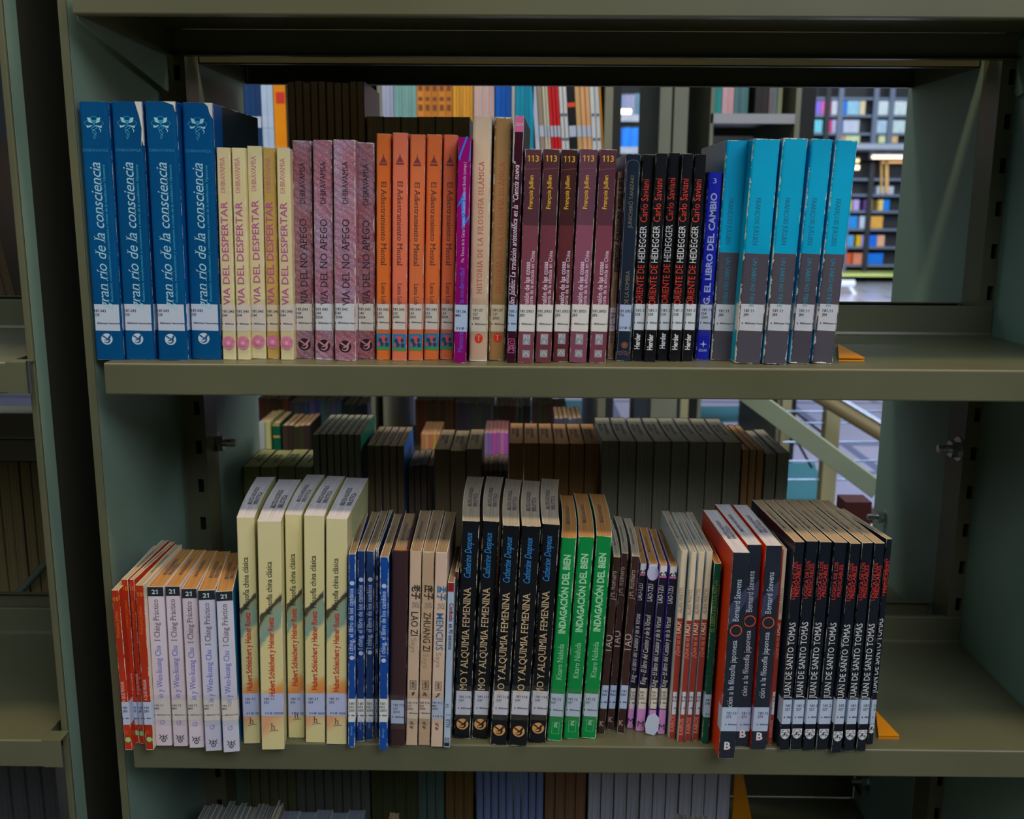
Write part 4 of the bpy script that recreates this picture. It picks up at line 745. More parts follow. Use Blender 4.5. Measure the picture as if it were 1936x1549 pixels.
# orange bookends
ORG = plain((210, 132, 6), .4, 'orange_steel')
def bookend(pts, zs, lab, xv, yv0, yv1, lean):
    r = empty('bookend', (pts[0][0], pts[0][1], zs+H)); tag(r, lab, 'bookend', 'orange steel bookends')
    mb = MB(); mb.prism([(p[0]-pts[0][0], p[1]-pts[0][1]) for p in pts], 'z', .0002, .0018, ORG); mb.build('base_plate', r)
    mb = MB(); mb.prism([(p[0]-pts[0][0], p[1]-pts[0][1]) for p in pts], 'z', .0030, .0042, ORG); mb.build('folded_flange', r)
A = at_z(1634, 684, ZU); B = at_z(1580, 657, ZU); x0 = at_z(1578.5, 684, ZU).x+.004
bookend([(x0, A.y), (A.x, A.y), (B.x+.002, B.y)] if B.x > x0 else [(x0, A.y), (A.x, A.y), (x0+.002, B.y)], ZU, 'orange steel bookend foot beside the last turquoise and grey book', x0, A.y+.004, A.y+.03, .04)
A = at_z(1700, 1398, ZL); B = at_z(1655, 1350, ZL); x0 = at_z(1657, 1398, ZL).x+.002
bookend([(x0, A.y), (A.x, A.y), (max(B.x, x0+.002), B.y)], ZL, 'orange steel bookend foot beside the last black book with a crest', x0, A.y+.004, A.y+.03, .03)

# ------------------------------------------------------------------ books on the far side of our unit, fore-edges towards us
def back_row(n, x0, x1, ztop, yfore, Yk, zs, pages, cov, lab, group, side=None, xlast=None, hv=.003, seed=0, stamp=True, bow=0.):
    rn = random.Random(seed*31+n); xs = [x0+(x1-x0)*k/n for k in range(n+1)]
    for k in range(n):
        h = ztop-zs-rn.uniform(0, hv); d = Yk-yfore; w = xs[k+1]-xs[k]-.0006
        l = lab % ORD[k] if n > 1 else lab.replace('%s of the row', 'alone').replace('%s ', '')
        make_book('paperback_book', w*.93, h, d-.0-rn.uniform(0, .004), w, bow, cov, pages, ((xs[k]+xs[k+1])/2, Yk, zs), 0, math.pi, l, group=group, side=cov if k < n-1 or not side else side, stamp=stamp)
def px_row(n, xa, xb, yf, yk, zs, pages, cov, lab, group, Yk=1.475, **k):
    Z = at_y((xa+xb)/2, yk, Yk).z; Yf = at_z((xa+xb)/2, yf, Z).y
    back_row(n, at_y(xa, yf, Yf).x, at_y(xb, yf, Yf).x, Z, Yf, Yk, zs, pages, cov, lab, group, **k)
BP = paper((128, 112, 84)); BP2 = paper((120, 105, 88)); BPB = paper((150, 112, 72)); BPG = paper((128, 124, 108)); BPL = paper((150, 150, 158)); BPO = paper((130, 128, 82))
cb = cover((50, 44, 36), .0002); cgreen = cover((8, 92, 66), .0002); cblue = cover((4, 92, 165), .0002); cblk = cover((20, 20, 22), .0002); ctan = cover((100, 80, 60), .0002); cgry = cover((110, 108, 108), .0003)
GB = 'books on the back of the lower shelf'
px_row(4, 457, 589, 882, 848, ZL, BPO, cb, 'olive-toned paper block behind the clouded books, %s from the left', GB, seed=1)
px_row(7, 590, 681.5, 822, 783, ZL, BPG, cgreen, 'green-covered book seen from its fore-edge, %s of seven in the green group', GB, seed=2, hv=.001)
px_row(5, 693, 764, 843, 806, ZL, BP, cblue, 'blue-covered book seen from its fore-edge, %s of five in the back row', GB, seed=3, hv=.001)
px_row(4, 771, 819, 879, 848.5, ZL, BP2, ctan, 'short tan book, %s right of the blue-covered back row group', GB, seed=4)
px_row(3, 820.5, 911, 848, 809, ZL, BP, cb, 'tall tan-topped book seen from its fore-edge, %s of three', GB, seed=5, hv=.004)
px_row(5, 913, 960, 889, 857, ZL, BP2, ctan, 'low brown book seen from its fore-edge, %s of five below the purple books', GB, seed=6)
px_row(6, 961.5, 1135, 839, 800, ZL, BPB, cblk, 'brown thick book seen from its fore-edge, %s of six', GB, seed=7, hv=.001)
px_row(8, 1138, 1403, 835, 790, ZL, BPG, cgry, 'grey-brown very thick book, fore-edge showing, %s of eight', GB, seed=8, hv=.001, bow=.002)
px_row(3, 1405, 1447, 850, 802, ZL, BPB, cover((110, 66, 24), .0002), 'rust brown book seen from its fore-edge, %s of three', GB, seed=9)
px_row(2, 1448, 1493, 857, 812, ZL, BPG, cgry, 'pale grey book ending the back row at right, %s of two', GB, seed=10)
GU = 'books on the back of the upper shelf'
def zrow(n, xa, xb, y, Yf, ztop, zs, pages, cov, lab, group, Yk=1.475, **k):
    back_row(n, at_y(xa, y, Yf).x, at_y(xb, y, Yf).x, ztop, Yf, Yk, zs, pages, cov, lab, group, **k)
zrow(10, 544, 690, 220, 1.33, .156, ZU, paper((150, 130, 104)), cblk, 'tall dark brown volume behind the mauve books, %s from the left', GU, seed=11, stamp=False)
px_row(6, 692, 889, 221, 226, ZU, paper((92, 82, 66)), cblk, 'dark brown volume behind the orange books, %s of six', GU, seed=12, stamp=False) if False else None
Zt = at_y(790, 220, 1.33).z
back_row(6, at_y(692, 220, 1.33).x, at_y(888, 220, 1.33).x, Zt, 1.33, 1.475, ZU, paper((150, 134, 106)), cblk, 'dark brown volume behind the orange books, %s of six', GU, seed=12, stamp=False, hv=.001)
GD = 'books on the back of the bottom shelf'
for j, (n, a, b, pc, cc, nm, zt) in enumerate([(6, 458, 560, (84, 84, 58), (40, 60, 36), 'dark green and olive volume', -.64), (8, 560, 700, (84, 88, 80), (24, 36, 30), 'grey-green edged volume', -.64), (4, 702, 790, (62, 66, 40), (20, 30, 22), 'very dark green volume', -.64), (3, 790, 840, (70, 90, 82), (26, 70, 60), 'teal-grey volume', -.64),
        (3, 842, 895, (98, 74, 40), (50, 36, 20), 'dark brown volume', -.64), (9, 900, 1028, (98, 112, 150), (24, 60, 110), 'thin blue-edged volume', -.65), (4, 1030, 1108, (112, 82, 60), (60, 40, 30), 'brown-edged volume', -.64), (11, 1112, 1382, (150, 150, 160), (110, 112, 120), 'pale grey paper-edged volume', -.66)]):
    zrow(n, a, b, 1500, 1.32, zt, -.9525, paper(pc), cover(cc, .0002), nm+' in the bottom back row, %s of its kind', GD, seed=20+j, stamp=j > 3)
# bookend standing in the bottom back row
P4 = [at_y(x, y, 1.33) for x, y in ((1384.5, 1474), (1401, 1474), (1420, 1543), (1384.5, 1543))]
r = empty('bookend', (P4[3].x, 1.33, -.9525+H)); tag(r, 'orange bookend standing upright in the bottom back row', 'bookend', 'orange steel bookends')
zb_ = -.9525
mb = MB(); a, b, c, d4 = P4
slope = (c.x-b.x)/(b.z-c.z)
mb.prism([(0, .0006), (b.x-P4[3].x+slope*(b.z-zb_)*.8, .0006), (c.x-P4[3].x, c.z-zb_), (b.x-P4[3].x, b.z+.02-zb_), (0, b.z+.02-zb_)], 'y', 0, .0016, ORG); mb.build('upright_plate', r)
mb = MB(); mb.box((0, .0016, .0006), (.06, .08, .0018), ORG); mb.build('base_plate', r)

# bottom shelf, front side: tops of magazines and thin books
GF = 'thin grey books on the bottom shelf'
def front_tops(n, xa, xb, yk, Yk, lab, pc, cc, lean=0., seed=0, d=.17):
    rn = random.Random(seed); Z = at_y((xa+xb)/2, yk, Yk).z; X0, X1 = at_y(xa, yk, Yk).x, at_y(xb, yk, Yk).x
    for k in range(n):
        w = (X1-X0)/n-.0007; h = Z+.9525-rn.uniform(0, .004)
        make_book('thin_book', w, h, d-rn.uniform(0, .012), w, 0, cc[k % len(cc)], pc, (X0+(k+.5)*(X1-X0)/n, Yk-d, -.9525), lean, 0, lab % ORD[k], group=GF, stamp=False)
gr1 = [cover((92, 98, 98), .0003), cover((70, 76, 78), .0003), cover((105, 108, 104), .0003)]
front_tops(12, 392, 522, 1514, 1.12, 'thin grey magazine on the bottom shelf, %s from the left', paper((92, 96, 96)), gr1, seed=1)
front_tops(4, 524, 538, 1512, 1.12, 'very thin pale card-like booklet on the bottom shelf, %s in its group', paper((110, 106, 92)), [cover((120, 116, 100), .0003)], seed=2)
front_tops(5, 540, 692, 1527, 1.12, 'wide blue-grey book on the bottom shelf, %s of five', paper((98, 108, 122)), [cover((96, 108, 122), .0004), cover((84, 94, 108), .0004)], seed=3)
front_tops(2, 738, 755, 1534, 1.12, 'thin tan and white book on the bottom shelf, %s of the pair', paper((140, 110, 70)), [cover((150, 110, 60), .0004), cover((140, 140, 125), .0004)], seed=4)
front_tops(1, 834, 860, 1538, 1.12, 'narrow white book standing alone on the bottom shelf, %s', paper((150, 150, 140)), [cover((160, 165, 155), .0004)], seed=5)
front_tops(7, 1268, 1336, 1533, 1.12, 'thin grey and brown book near the standing orange bookend, %s of seven', paper((120, 108, 96)), [cover((130, 130, 132), .0004), cover((80, 66, 56), .0004)], seed=6)

# books in the neighbouring bay
GN = 'dark volumes in the left neighbouring bay'
X = at_y(-20, 980, 1.33).x
back_row(7, at_y(-60, 980, 1.33).x, min(at_y(84, 980, 1.33).x, -.4985), -.345, 1.33, 1.475, ZL, paper((100, 88, 58)), cover((58, 22, 14), .0002), 'dark red and tan volume at the left edge, %s in its row', GN, seed=40)
for k in range(4):
    x = at_y(-22+17.5*k, 545, 1.32).x
    make_book('hardcover_book', .011, .235, .13, .011, 0, cover((44, 32, 18), .0002), paper((70, 56, 40)), (x-.004, 1.45, ZU), .16, math.pi, 'dark brown slanting volume at the left edge of the picture, %s from the left' % ORD[k], group='slanting dark volumes', stamp=False)
make_book('paperback_book', .030, .20, .16, .030, 0, cover((100, 104, 112), .0003), paper((170, 172, 178)), (at_y(-2, 240, 1.45).x-.02, 1.45, .31), 0, math.pi, 'pale grey book high in the left neighbouring bay', stamp=False)
p0_, p1_ = at_y(-30, 866, 1.31), at_y(62, 815, 1.31)
mb = MB(); mb.box((p0_.x-.1, 1.31, H-.3440), (min(p1_.x, -.5), 1.45, H-.336), paint((58, 70, 76), .5)); tag(mb.build('file_box', bevel=.001), 'blue-grey box lying on the dark red volumes at the left edge', 'box')
# lying book, blue cover
r = empty('paperback_book', (-.66, 1.31, H-.3048)); tag(r, 'blue book with white pages lying flat in the left neighbouring bay', 'book')
mb = MB(); mb.box((0, 0, 0), (.168, .14, .002), cblue); mb.box((0, 0, .016), (.168, .14, .018), cover((170, 178, 190), .0003)); mb.box((.166, 0, .002), (.168, .14, .016), cblue); mb.build('cover', r)
mb = MB(); mb.box((.002, .002, .002), (.166, .138, .016), WHITE); mb.build('page_block', r)
for k in range(5):
    x = at_y(-30+30*k, 1500, 1.32).x
    make_book('paperback_book', .021, .29, .14, .021, 0, cgry, paper((84, 86, 88)), (x+.004, 1.46, -.9525), 0, math.pi, 'grey volume in the bottom left corner, %s from the left edge' % ORD[k], group='grey volumes in the bottom left corner')

# ------------------------------------------------------------------ next stack across the aisle
YB = 2.40; OL2 = paint((88, 92, 80), .5); LIPM = paint((120, 124, 132), .45)
def simple_book(x0, x1, Y, z, h, d, col, lab, group, lean=0., label=None, pc=None, cat='book'):
    w = x1-x0; r = empty('book', ((x0+x1)/2, Y, z+H+abs(math.sin(lean))*w/2+.0003), (0, lean, 0)); tag(r, lab, cat, group)
    cm = cover(col, .0004, .4); mb = MB(); w -= .0006
    mb.box((-w/2, 0, 0), (w/2, .0012, h), cm); mb.box((-w/2, .0012, 0), (-w/2+.001, d, h), cm); mb.box((w/2-.001, .0012, 0), (w/2, d, h), cm); mb.build('cover', r)
    mb = MB(); mb.box((-w/2+.001, .0013, .001), (w/2-.001, d-.002, h-.001), pc or DULL); mb.build('page_block', r)
    if label:
        mb = MB(); mb.box((-w/2+.0003, -.0006, label), (w/2-.0003, -.0001, label+.025), plain((160, 175, 200), .5, 'label_paper')); mb.build('call_number_label', r)
    return r
def frame(name, lab, x0, x1, y0, y1, shelves, panels, mat=OL2, lip=.031, zt=1.2, group=None):
    u = empty(name, (x0, y0, 0)); tag(u, lab, 'bookcase', group)
    for xa, xb in panels:
        mb = MB(); mb.box((xa-x0, 0, 0), (xb-x0, y1-y0, H+zt), mat); mb.build('side_panel', u, bevel=.001)
    for z in shelves:
        mb = MB(); mb.box((0.0, .001, z+H-.0015), (x1-x0, y1-y0, z+H), mat); mb.box((0.0, 0, z+H-lip), (x1-x0, .0015, z+H), LIPM); mb.box((0.0, y1-y0-.0015, z+H-lip), (x1-x0, y1-y0, z+H), mat)
        mb.build('shelf', u)
    return u
xe = at_y(1143, 240, YB).x; xe2 = at_y(1158, 240, YB).x
xm0, xm1 = at_y(690, 240, YB).x, at_y(722, 240, YB).x
frame('shelving_unit', 'olive shelving unit across the aisle, seen through the upper and lower gaps', -1.3, xe-.001, YB, YB+.62, (.53, .13, -.27, -.67, -1.07), [(xe, xe2), (xm0, xm0+.010), (xm1-.010, xm1)], zt=1.0)
GR = 'books across the aisle seen through the upper gap'
runs = [(462, 493, 3, (16, 44, 84), 'navy book', 1), (494, 516, 2, (150, 170, 200), 'pale blue-white book', 1), (517, 540, 1, (215, 130, 10), 'bright orange book', 0), (541, 560, 2, (40, 34, 28), 'dark book', 0), (620, 656, 2, (110, 118, 112), 'grey-green book', 0), (680, 689, 1, (120, 128, 118), 'pale green-grey book', 0), 
    (722, 744, 3, (135, 142, 172), 'lavender book', 0), (745, 787, 7, (120, 150, 142), 'pale green striped book', 0), (788, 855, 5, (158, 100, 38), 'orange-brown book with dark lettering', 0), (856, 894, 6, (172, 122, 42), 'golden yellow thin book', 0),
    (896, 934, 6, (160, 166, 180), 'white thin book', 0), (936, 966, 3, (8, 70, 150), 'deep blue book', 0), (967, 973, 1, (130, 130, 130), 'grey thin book', 0), (974, 1009, 4, (12, 110, 140), 'teal book', 0)]
for a, b, n, c, nm, l in runs:
    for k in range(n):
        x0, x1 = at_y(a+(b-a)*k/n, 240, YB).x, at_y(a+(b-a)*(k+1)/n, 240, YB).x
        o = simple_book(x0, x1, YB+.01, .13, .235, .16, [v*(1-.06*(k % 3)) for v in c], ('%s across the aisle' % nm) if n == 1 else '%s across the aisle, %s of its colour from the left' % (nm, ORD[k]), GR, label=.045 if l else None)
        if nm.startswith('orange-brown'):
            mb = MB(); w_ = (x1-x0)*.5
            for q in range(9): mb.box((-w_*.55, -.0006, .02+.022*q), (w_*.55, -.0001, .028+.022*q+(q % 2)*.005), plain((90, 50, 24), .5, 'ink'))
            mb.build('spine_lettering', o)
        if nm.startswith('bright'): 
            mb = MB(); mb.box((-.008, -.0006, .10), (.012, -.0001, .125), plain((150, 30, 20), .5, 'ink')); mb.build('spine_mark', o)
        if 'striped' in nm or nm.startswith('white'):
            mb = MB(); cc = (30, 110, 120) if 'striped' in nm else (190, 110, 70)
            mb.box((-.0012, -.0006, .01), (.0012, -.0001, .225), plain(cc, .5, 'ink')); mb.build('spine_stripe', o)
lean_runs = [(1013, 1022, 1, (150, 158, 185), 'lavender-white leaning book'), (1022, 1032, 1, (112, 104, 92), 'grey-brown leaning book'), (1032, 1043, 2, (150, 150, 135), 'pale leaning book'), (1043, 1063, 3, (150, 20, 26), 'dark red leaning book'), (1063, 1078, 2, (175, 182, 192), 'white leaning book with dots'), (1078, 1093, 1, (14, 16, 20), 'black leaning book with an orange stripe'),
    (1093, 1103, 1, (150, 122, 84), 'tan leaning book'), (1103, 1121, 2, (200, 152, 108), 'peach leaning book'), (1121, 1139, 2, (176, 186, 196), 'white leaning book at the row end'), (1139, 1143, 1, (190, 120, 10), 'thin orange leaning board at the row end')]
for a, b, n, c, nm in lean_runs:
    for k in range(n):
        x0, x1 = at_y(a+(b-a)*k/n, 283, YB).x, at_y(a+(b-a)*(k+1)/n, 283, YB).x
        o = simple_book(x0, x1-.0012, YB+.01, .13, .235, .16, c, nm+(' across the aisle' if n == 1 else ' across the aisle, %s of its colour' % ORD[k]), GR, lean=-.075, label=.028 if nm[:5] not in ('white', 'thin ') else None)
        if 'stripe' in nm: mb = MB(); mb.box((-.009, -.0006, .095), (.009, -.0001, .105), plain((215, 70, 20), .5, 'ink')); mb.build('orange_stripe', o)
        if nm.startswith('white'):
            mb = MB()
            for q in (.02, .075): mb.box((-.003, -.0006, q), (.003, -.0001, q+.006), plain((60, 66, 80), .5, 'ink'))
            mb.build('spine_mark', o)
GL2 = 'books across the aisle seen through the lower gap'
def low(a, b, n, yt, Y, c, nm, seed=0, pc=None, sh=-.67):
    rn = random.Random(seed)
    for k in range(n):
        Z = at_y((a+b)/2, yt+rn.uniform(-1.5, 1.5), Y).z; x0, x1 = at_y(a+(b-a)*k/n, yt, Y).x, at_y(a+(b-a)*(k+1)/n, yt, Y).x
        simple_book(x0, x1, Y, sh, Z-sh, .15, [v*rn.uniform(.8, 1.15) for v in c], nm if n == 1 else '%s, %s of its kind' % (nm, ORD[k]), GL2, pc=pc or paper((170, 140, 110)))
YF = 2.80
low(488, 545, 5, 754, YF, (84, 50, 34), 'dark rust spine in the lower gap at far left', 1); low(546, 583, 4, 760, YF, (70, 74, 96), 'dark slate spine in the lower gap', 2)
low(584, 646, 6, 757, YF, (92, 96, 118), 'grey-lilac spine below a pale top in the lower gap', 3); low(648, 695, 4, 766, YF, (70, 66, 74), 'dim grey spine in the lower gap', 4)
low(784, 858, 9, 757, YF, (84, 56, 34), 'brown spine in the lower gap right of the post', 5); low(860, 934, 10, 762, YF, (66, 64, 66), 'dark grey spine in the lower gap', 6)
low(936, 1004, 8, 768, YF, (62, 52, 44), 'dull brown spine behind the brown thick books', 7); low(1006, 1046, 4, 764, YF, (96, 84, 70), 'tan-topped spine in the lower gap', 8); low(1047, 1072, 2, 772, YF, (74, 84, 120), 'blue-grey spine in the lower gap', 9)
low(489, 500, 1, 799, YB+.02, (150, 152, 178), 'lavender-white book at the far left of the lower gap', 10); low(501, 511, 1, 798, YB+.02, (190, 176, 140), 'cream book next to the dark green one in the lower gap', 11)
low(515, 529, 1, 801, YB+.02, (4, 76, 66), 'dark green book with gold bands in the lower gap', 12)
gb = MB(); x0, x1 = at_y(515, 801, YB+.018).x, at_y(529, 801, YB+.018).x
g_ = [o for o in bpy.data.objects if o.get('label', '').startswith('dark green book with gold')][0]
for y in (806, 828): zz = at_y(520, y, YB+.02).z+.67; gb.box((-.0085, -.0006, zz), (.0085, -.0001, zz+.005), plain((180, 150, 80), .4, 'gold_ink'))
gb.build('gold_band', g_)
low(533, 585, 5, 806, YB+.02, (50, 42, 34), 'dark brown book behind the olive paper blocks', 13)
low(796, 832, 5, 822, YB+.02, (180, 120, 80), 'short peach book left of the tan fore-edges', 14); low(916, 961, 6, 818, YB+.02, (150, 92, 172), 'bright purple book in the lower gap', 15, pc=paper((190, 140, 120)))
low(1048, 1100, 6, 792, YB+.02, (64, 70, 90), 'dark slate book behind the brown fore-edges', 16)

# ------------------------------------------------------------------ further units through the right part of the upper gap
YC = 3.4
def xa(px, py, Y): return at_y(px, py, Y).x
u0, u1, u2, u3 = xa(1343, 240, YC), xa(1502, 240, YC), xa(1512, 240, YC), xa(1246, 240, YC)
zc = at_y(1420, 215, YC).z
frame('shelving_unit', 'dim shelving unit behind the turquoise books, with a lavender-grey shelf edge', u0, u1, YC, YC+.6, (zc, zc-.40, zc-.80, zc+.40), [(u0-.002, u0+.010), (u1, u2)], zt=1.4)
frame('shelving_unit', 'plain olive shelving end panels behind the narrow black books', u3, xa(1302, 240, YC), YC, YC+.6, (), [(u3, xa(1269, 240, YC)), (xa(1273, 240, YC), xa(1300, 240, YC))], zt=1.4)
frame('shelving_unit', 'added dark block for the shaded gap between the far units', xa(1304, 240, YC+.62), xa(1343, 240, YC+.62), YC+.62, YC+.9, (), [(xa(1300, 240, YC+.62), xa(1346, 240, YC+.62))], mat=plain((14, 16, 14), .6, 'dark_steel'), zt=1.4)  # dark block stands in for shade between the units
frame('shelving_unit', 'dark narrow steel column left of the far colourful shelves', xa(1513, 240, YC+.62), xa(1538, 240, YC+.62), YC+.62, YC+.9, (), [(xa(1508, 240, YC+.62), xa(1540, 240, YC+.62))], mat=plain((16, 18, 17), .6, 'dark_steel'), zt=1.4)
frame('shelving_unit', 'added dark block for the shaded gap right of the leaning books', xa(1159, 240, YB+.64), xa(1173, 240, YB+.64), YB+.64, YB+.9, (), [(xa(1154, 240, YB+.64), xa(1174, 240, YB+.64))], mat=plain((16, 17, 14), .6, 'dark_steel'), zt=1.0)  # shade of the gap built as a dark block
GC = 'books in the unit behind the turquoise ones'
def run(items, Y, z, h, group, place_, hv=.1, d=.16):
    rn = random.Random(int(z*1000)+len(items))
    for a, b, n, c, nm in items:
        for k in range(n):
            x0, x1 = xa(a+(b-a)*k/n, 240, Y), xa(a+(b-a)*(k+1)/n, 240, Y)
            w_ = x1-x0; c2 = [min(255, v*rn.uniform(.88, 1.1)) for v in c]; cm = cover([int(v/6)*6 for v in c2], .0004, .4)
            hh = h*rn.uniform(1-hv, 1); o = MB()
            o.box((-w_*.48, 0, 0), (w_*.48, d, hh), cm); o.box((-w_*.44, .002, hh), (w_*.44, d-.003, hh+.0005), DULL)
            o = o.build('book'); o.location = ((x0+x1)/2, Y, z+H+.0004)
            tag(o, (nm+' '+place_) if n == 1 else '%s %s, %s of its colour' % (nm, place_, ORD[k]), 'book', group)
run([(1348, 1362, 2, (30, 110, 120), 'teal book'), (1363, 1385, 2, (170, 160, 140), 'cream thick book'), (1386, 1412, 4, (60, 100, 104), 'teal-grey book'), (1425, 1450, 2, (30, 30, 30), 'black book'), (1451, 1466, 2, (90, 100, 96), 'grey book'), (1467, 1476, 1, (110, 110, 80), 'khaki book')], YC+.02, zc, .22, GC, 'on the lavender-grey shelf')
run([(1345, 1360, 3, (130, 150, 185), 'pale blue book'), (1361, 1366, 1, (200, 80, 50), 'red-orange book'), (1367, 1380, 2, (60, 140, 140), 'teal book'), (1381, 1408, 4, (80, 88, 86), 'grey book'), (1409, 1430, 3, (110, 116, 112), 'light grey book'), (1431, 1437, 1, (40, 40, 46), 'black book'), (1438, 1450, 1, (20, 150, 140), 'bright teal book')], YC+.02, zc-.40, .255, GC, 'below the lavender-grey shelf', hv=.06)
# gap between: a stack about eleven metres away
YD = 11.; za, zb = at_y(1205, 217, YD).z, at_y(1205, 278, YD).z
frame('shelving_unit', 'distant shelving unit holding a row of bright blue books', xa(1172, 240, YD), xa(1250, 240, YD), YD, YD+.5, (za, zb, zb-.4), [(xa(1172, 240, YD)-.02, xa(1172, 240, YD))], lip=.07, zt=1.9)
run([(1175, 1229, 13, (10, 108, 200), 'bright blue volume'), (1230, 1238, 2, (120, 160, 160), 'pale volume')], YD+.02, zb, .205, 'distant volumes in the narrow far gap', 'in the narrow far gap', hv=.04)
run([(1174, 1200, 7, (96, 100, 130), 'slate volume'), (1201, 1212, 2, (60, 90, 100), 'dark teal volume'), (1213, 1238, 6, (90, 100, 92), 'grey-green volume')], YD+.02, za, .22, 'distant volumes in the narrow far gap', 'above the bright blue row', hv=.1)
lm = MB(); p = at_y(1181, 211, YD-1); lm.tube((p.x-.06, p.y, p.z+H), (p.x+.06, p.y, p.z+H), .022, emit((255, 250, 235), 6), 12); tag(lm.build('ceiling_lamp'), 'small white tube lamp in the narrow far gap', 'lamp')

# the far hall wall of shelves, about nineteen metres away
YW = 19.; FRM = paint((70, 80, 96), .5, scale=1); FR2 = plain((20, 24, 28), .6, 'dark_steel')
def wall_case(lab, xl, xr, ys, cols, y_ref):
    x0, x1 = xa(xl, y_ref, YW), xa(xr, y_ref, YW); u = empty('bookcase', (x0, YW, 0)); tag(u, lab, 'bookcase', 'far wall bookcases')
    zs = [at_y(1620, y, YW).z for y in ys]
    for z in zs: mb = MB(); mb.box((0, 0, z+H-.045), (x1-x0, .35, z+H), FRM); mb.build('shelf', u)
    for c, m in cols:
        xx = xa(c, y_ref, YW); mb = MB(); mb.box((xx-x0-.045, -.06, min(zs)+H-.30), (xx-x0+.045, -.002, max(zs)+H+.28), m); mb.build('upright', u)
    mb = MB(); mb.box((0, .352, min(zs)+H-.30), (x1-x0, .37, max(zs)+H+.28), FR2); mb.build('back_panel', u)
wall_case('far wall bookcase on the upper level, beside the grey panel', 1535, 2300, (184, 217, 251, 270), [(1562, FR2), (1586, FRM), (1652, FRM), (1682, FRM), (1790, FRM), (1900, FR2), (2010, FRM), (2150, FRM), (2290, FR2)], 230)
wall_case('far wall bookcase on the middle level under the warm tube lamp', 1560, 2300, (337, 367, 398, 432, 466, 500), [(1641, FR2), (1600, FRM), (1760, FR2), (1880, FRM), (2010, FR2), (2150, FRM), (2290, FR2)], 400)
GW = 'tiny books on the far wall shelves'
def far(items, y, hpx, place_):
    z = at_y(1620, y, YW).z
    for a, b, n, c, nm in items:
        for k in range(n):
            x0, x1 = xa(a+(b-a)*k/n, 240, YW), xa(a+(b-a)*(k+1)/n, 240, YW); w_ = x1-x0
            mb = MB(); mb.box((-w_*.48, 0, 0), (w_*.48, .2, hpx/FPX*YW), cover(c, .0002, .5)); o = mb.build('book'); o.location = ((x0+x1)/2, YW+.02, z+H+.003)
            tag(o, (nm+' on '+place_) if n == 1 else '%s on %s, %s of its colour' % (nm, place_, ORD[k]), 'book', GW)
far([(1541, 1550, 3, (120, 100, 200), 'violet book'), (1551, 1557, 1, (190, 90, 150), 'rose book'), (1565, 1570, 1, (200, 60, 120), 'pink book'), (1571, 1586, 4, (205, 212, 225), 'white book'), (1591, 1599, 2, (20, 90, 170), 'blue book'), (1600, 1623, 5, (150, 200, 225), 'pale blue book'), (1624, 1634, 2, (190, 175, 140), 'cream book'), (1656, 1680, 5, (190, 205, 205), 'off-white book'), (1686, 1712, 5, (185, 200, 200), 'grey-white book')], 217, 24, 'the top far shelf')
far([(1540, 1555, 3, (110, 200, 220), 'aqua book'), (1564, 1573, 2, (225, 50, 130), 'magenta book'), (1574, 1584, 3, (190, 190, 225), 'lilac-white book'), (1587, 1594, 1, (20, 90, 170), 'blue book'), (1595, 1625, 6, (205, 212, 232), 'white book'), (1655, 1677, 4, (165, 190, 210), 'pale blue book'), (1684, 1712, 5, (190, 210, 215), 'off-white book')], 251, 22, 'the second far shelf')
far([(1585, 1600, 3, (150, 110, 90), 'brown book'), (1601, 1628, 5, (160, 175, 130), 'sage book'), (1664, 1676, 2, (190, 200, 150), 'pale green book'), (1680, 1700, 4, (210, 170, 120), 'peach book')], 270, 12, 'the third far shelf')
far([(1668, 1700, 6, (130, 138, 150), 'grey book')], 367, 14, 'the middle far shelf')
far([(1600, 1622, 5, (205, 190, 50), 'yellow book'), (1625, 1636, 3, (170, 150, 210), 'lilac book'), (1646, 1654, 2, (80, 60, 110), 'plum book'), (1655, 1662, 2, (215, 170, 110), 'peach book'), (1673, 1682, 2, (215, 185, 100), 'sand book'), (1683, 1694, 2, (10, 110, 200), 'blue book')], 398, 19, 'the far shelf level with the yellow books')
far([(1598, 1612, 3, (210, 60, 50), 'red book'), (1613, 1634, 4, (20, 110, 180), 'blue book'), (1640, 1660, 5, (205, 215, 235), 'white book'), (1661, 1684, 4, (220, 160, 70), 'orange book')], 432, 22, 'the far shelf with orange books')
far([(1598, 1612, 3, (110, 90, 160), 'purple book'), (1613, 1630, 4, (60, 120, 170), 'steel blue book'), (1636, 1644, 2, (235, 190, 20), 'bright yellow book'), (1645, 1658, 3, (130, 110, 160), 'mauve book'), (1660, 1675, 3, (10, 80, 170), 'deep blue book'), (1676, 1690, 3, (200, 150, 120), 'pink-tan book')], 466, 20, 'the far shelf with two bright yellow books')
far([(1597, 1612, 4, (170, 190, 225), 'pale blue book'), (1613, 1628, 3, (225, 90, 50), 'red-orange book'), (1632, 1650, 4, (220, 130, 100), 'coral book'), (1651, 1656, 1, (200, 190, 230), 'lilac book'), (1660, 1690, 5, (10, 100, 200), 'strong blue book')], 500, 20, 'the lowest full far shelf')
def slab(lab, y, hpx, Y, xl, xr, mat, name='floor_slab'):
    p0, p1 = at_y(xl, y, Y), at_y(xr, y, Y); mb = MB(); mb.box((p0.x, Y-.6, p0.z+H-hpx/FPX*Y), (p1.x, Y+.4, p0.z+H), mat); o = mb.build(name); tag(o, None, None, None, 'structure'); return o
slab('', 275, 9, YW-.1, 1500, 2320, paint((104, 112, 122), .5, scale=1), 'trim_1'); slab('', 543, 12, YW-.3, 1500, 2320, paint((40, 74, 88), .5, scale=1), 'trim_2')
slab('', 513, 5, YW-.1, 1500, 2320, paint((150, 160, 90), .5, scale=1), 'trim_3')
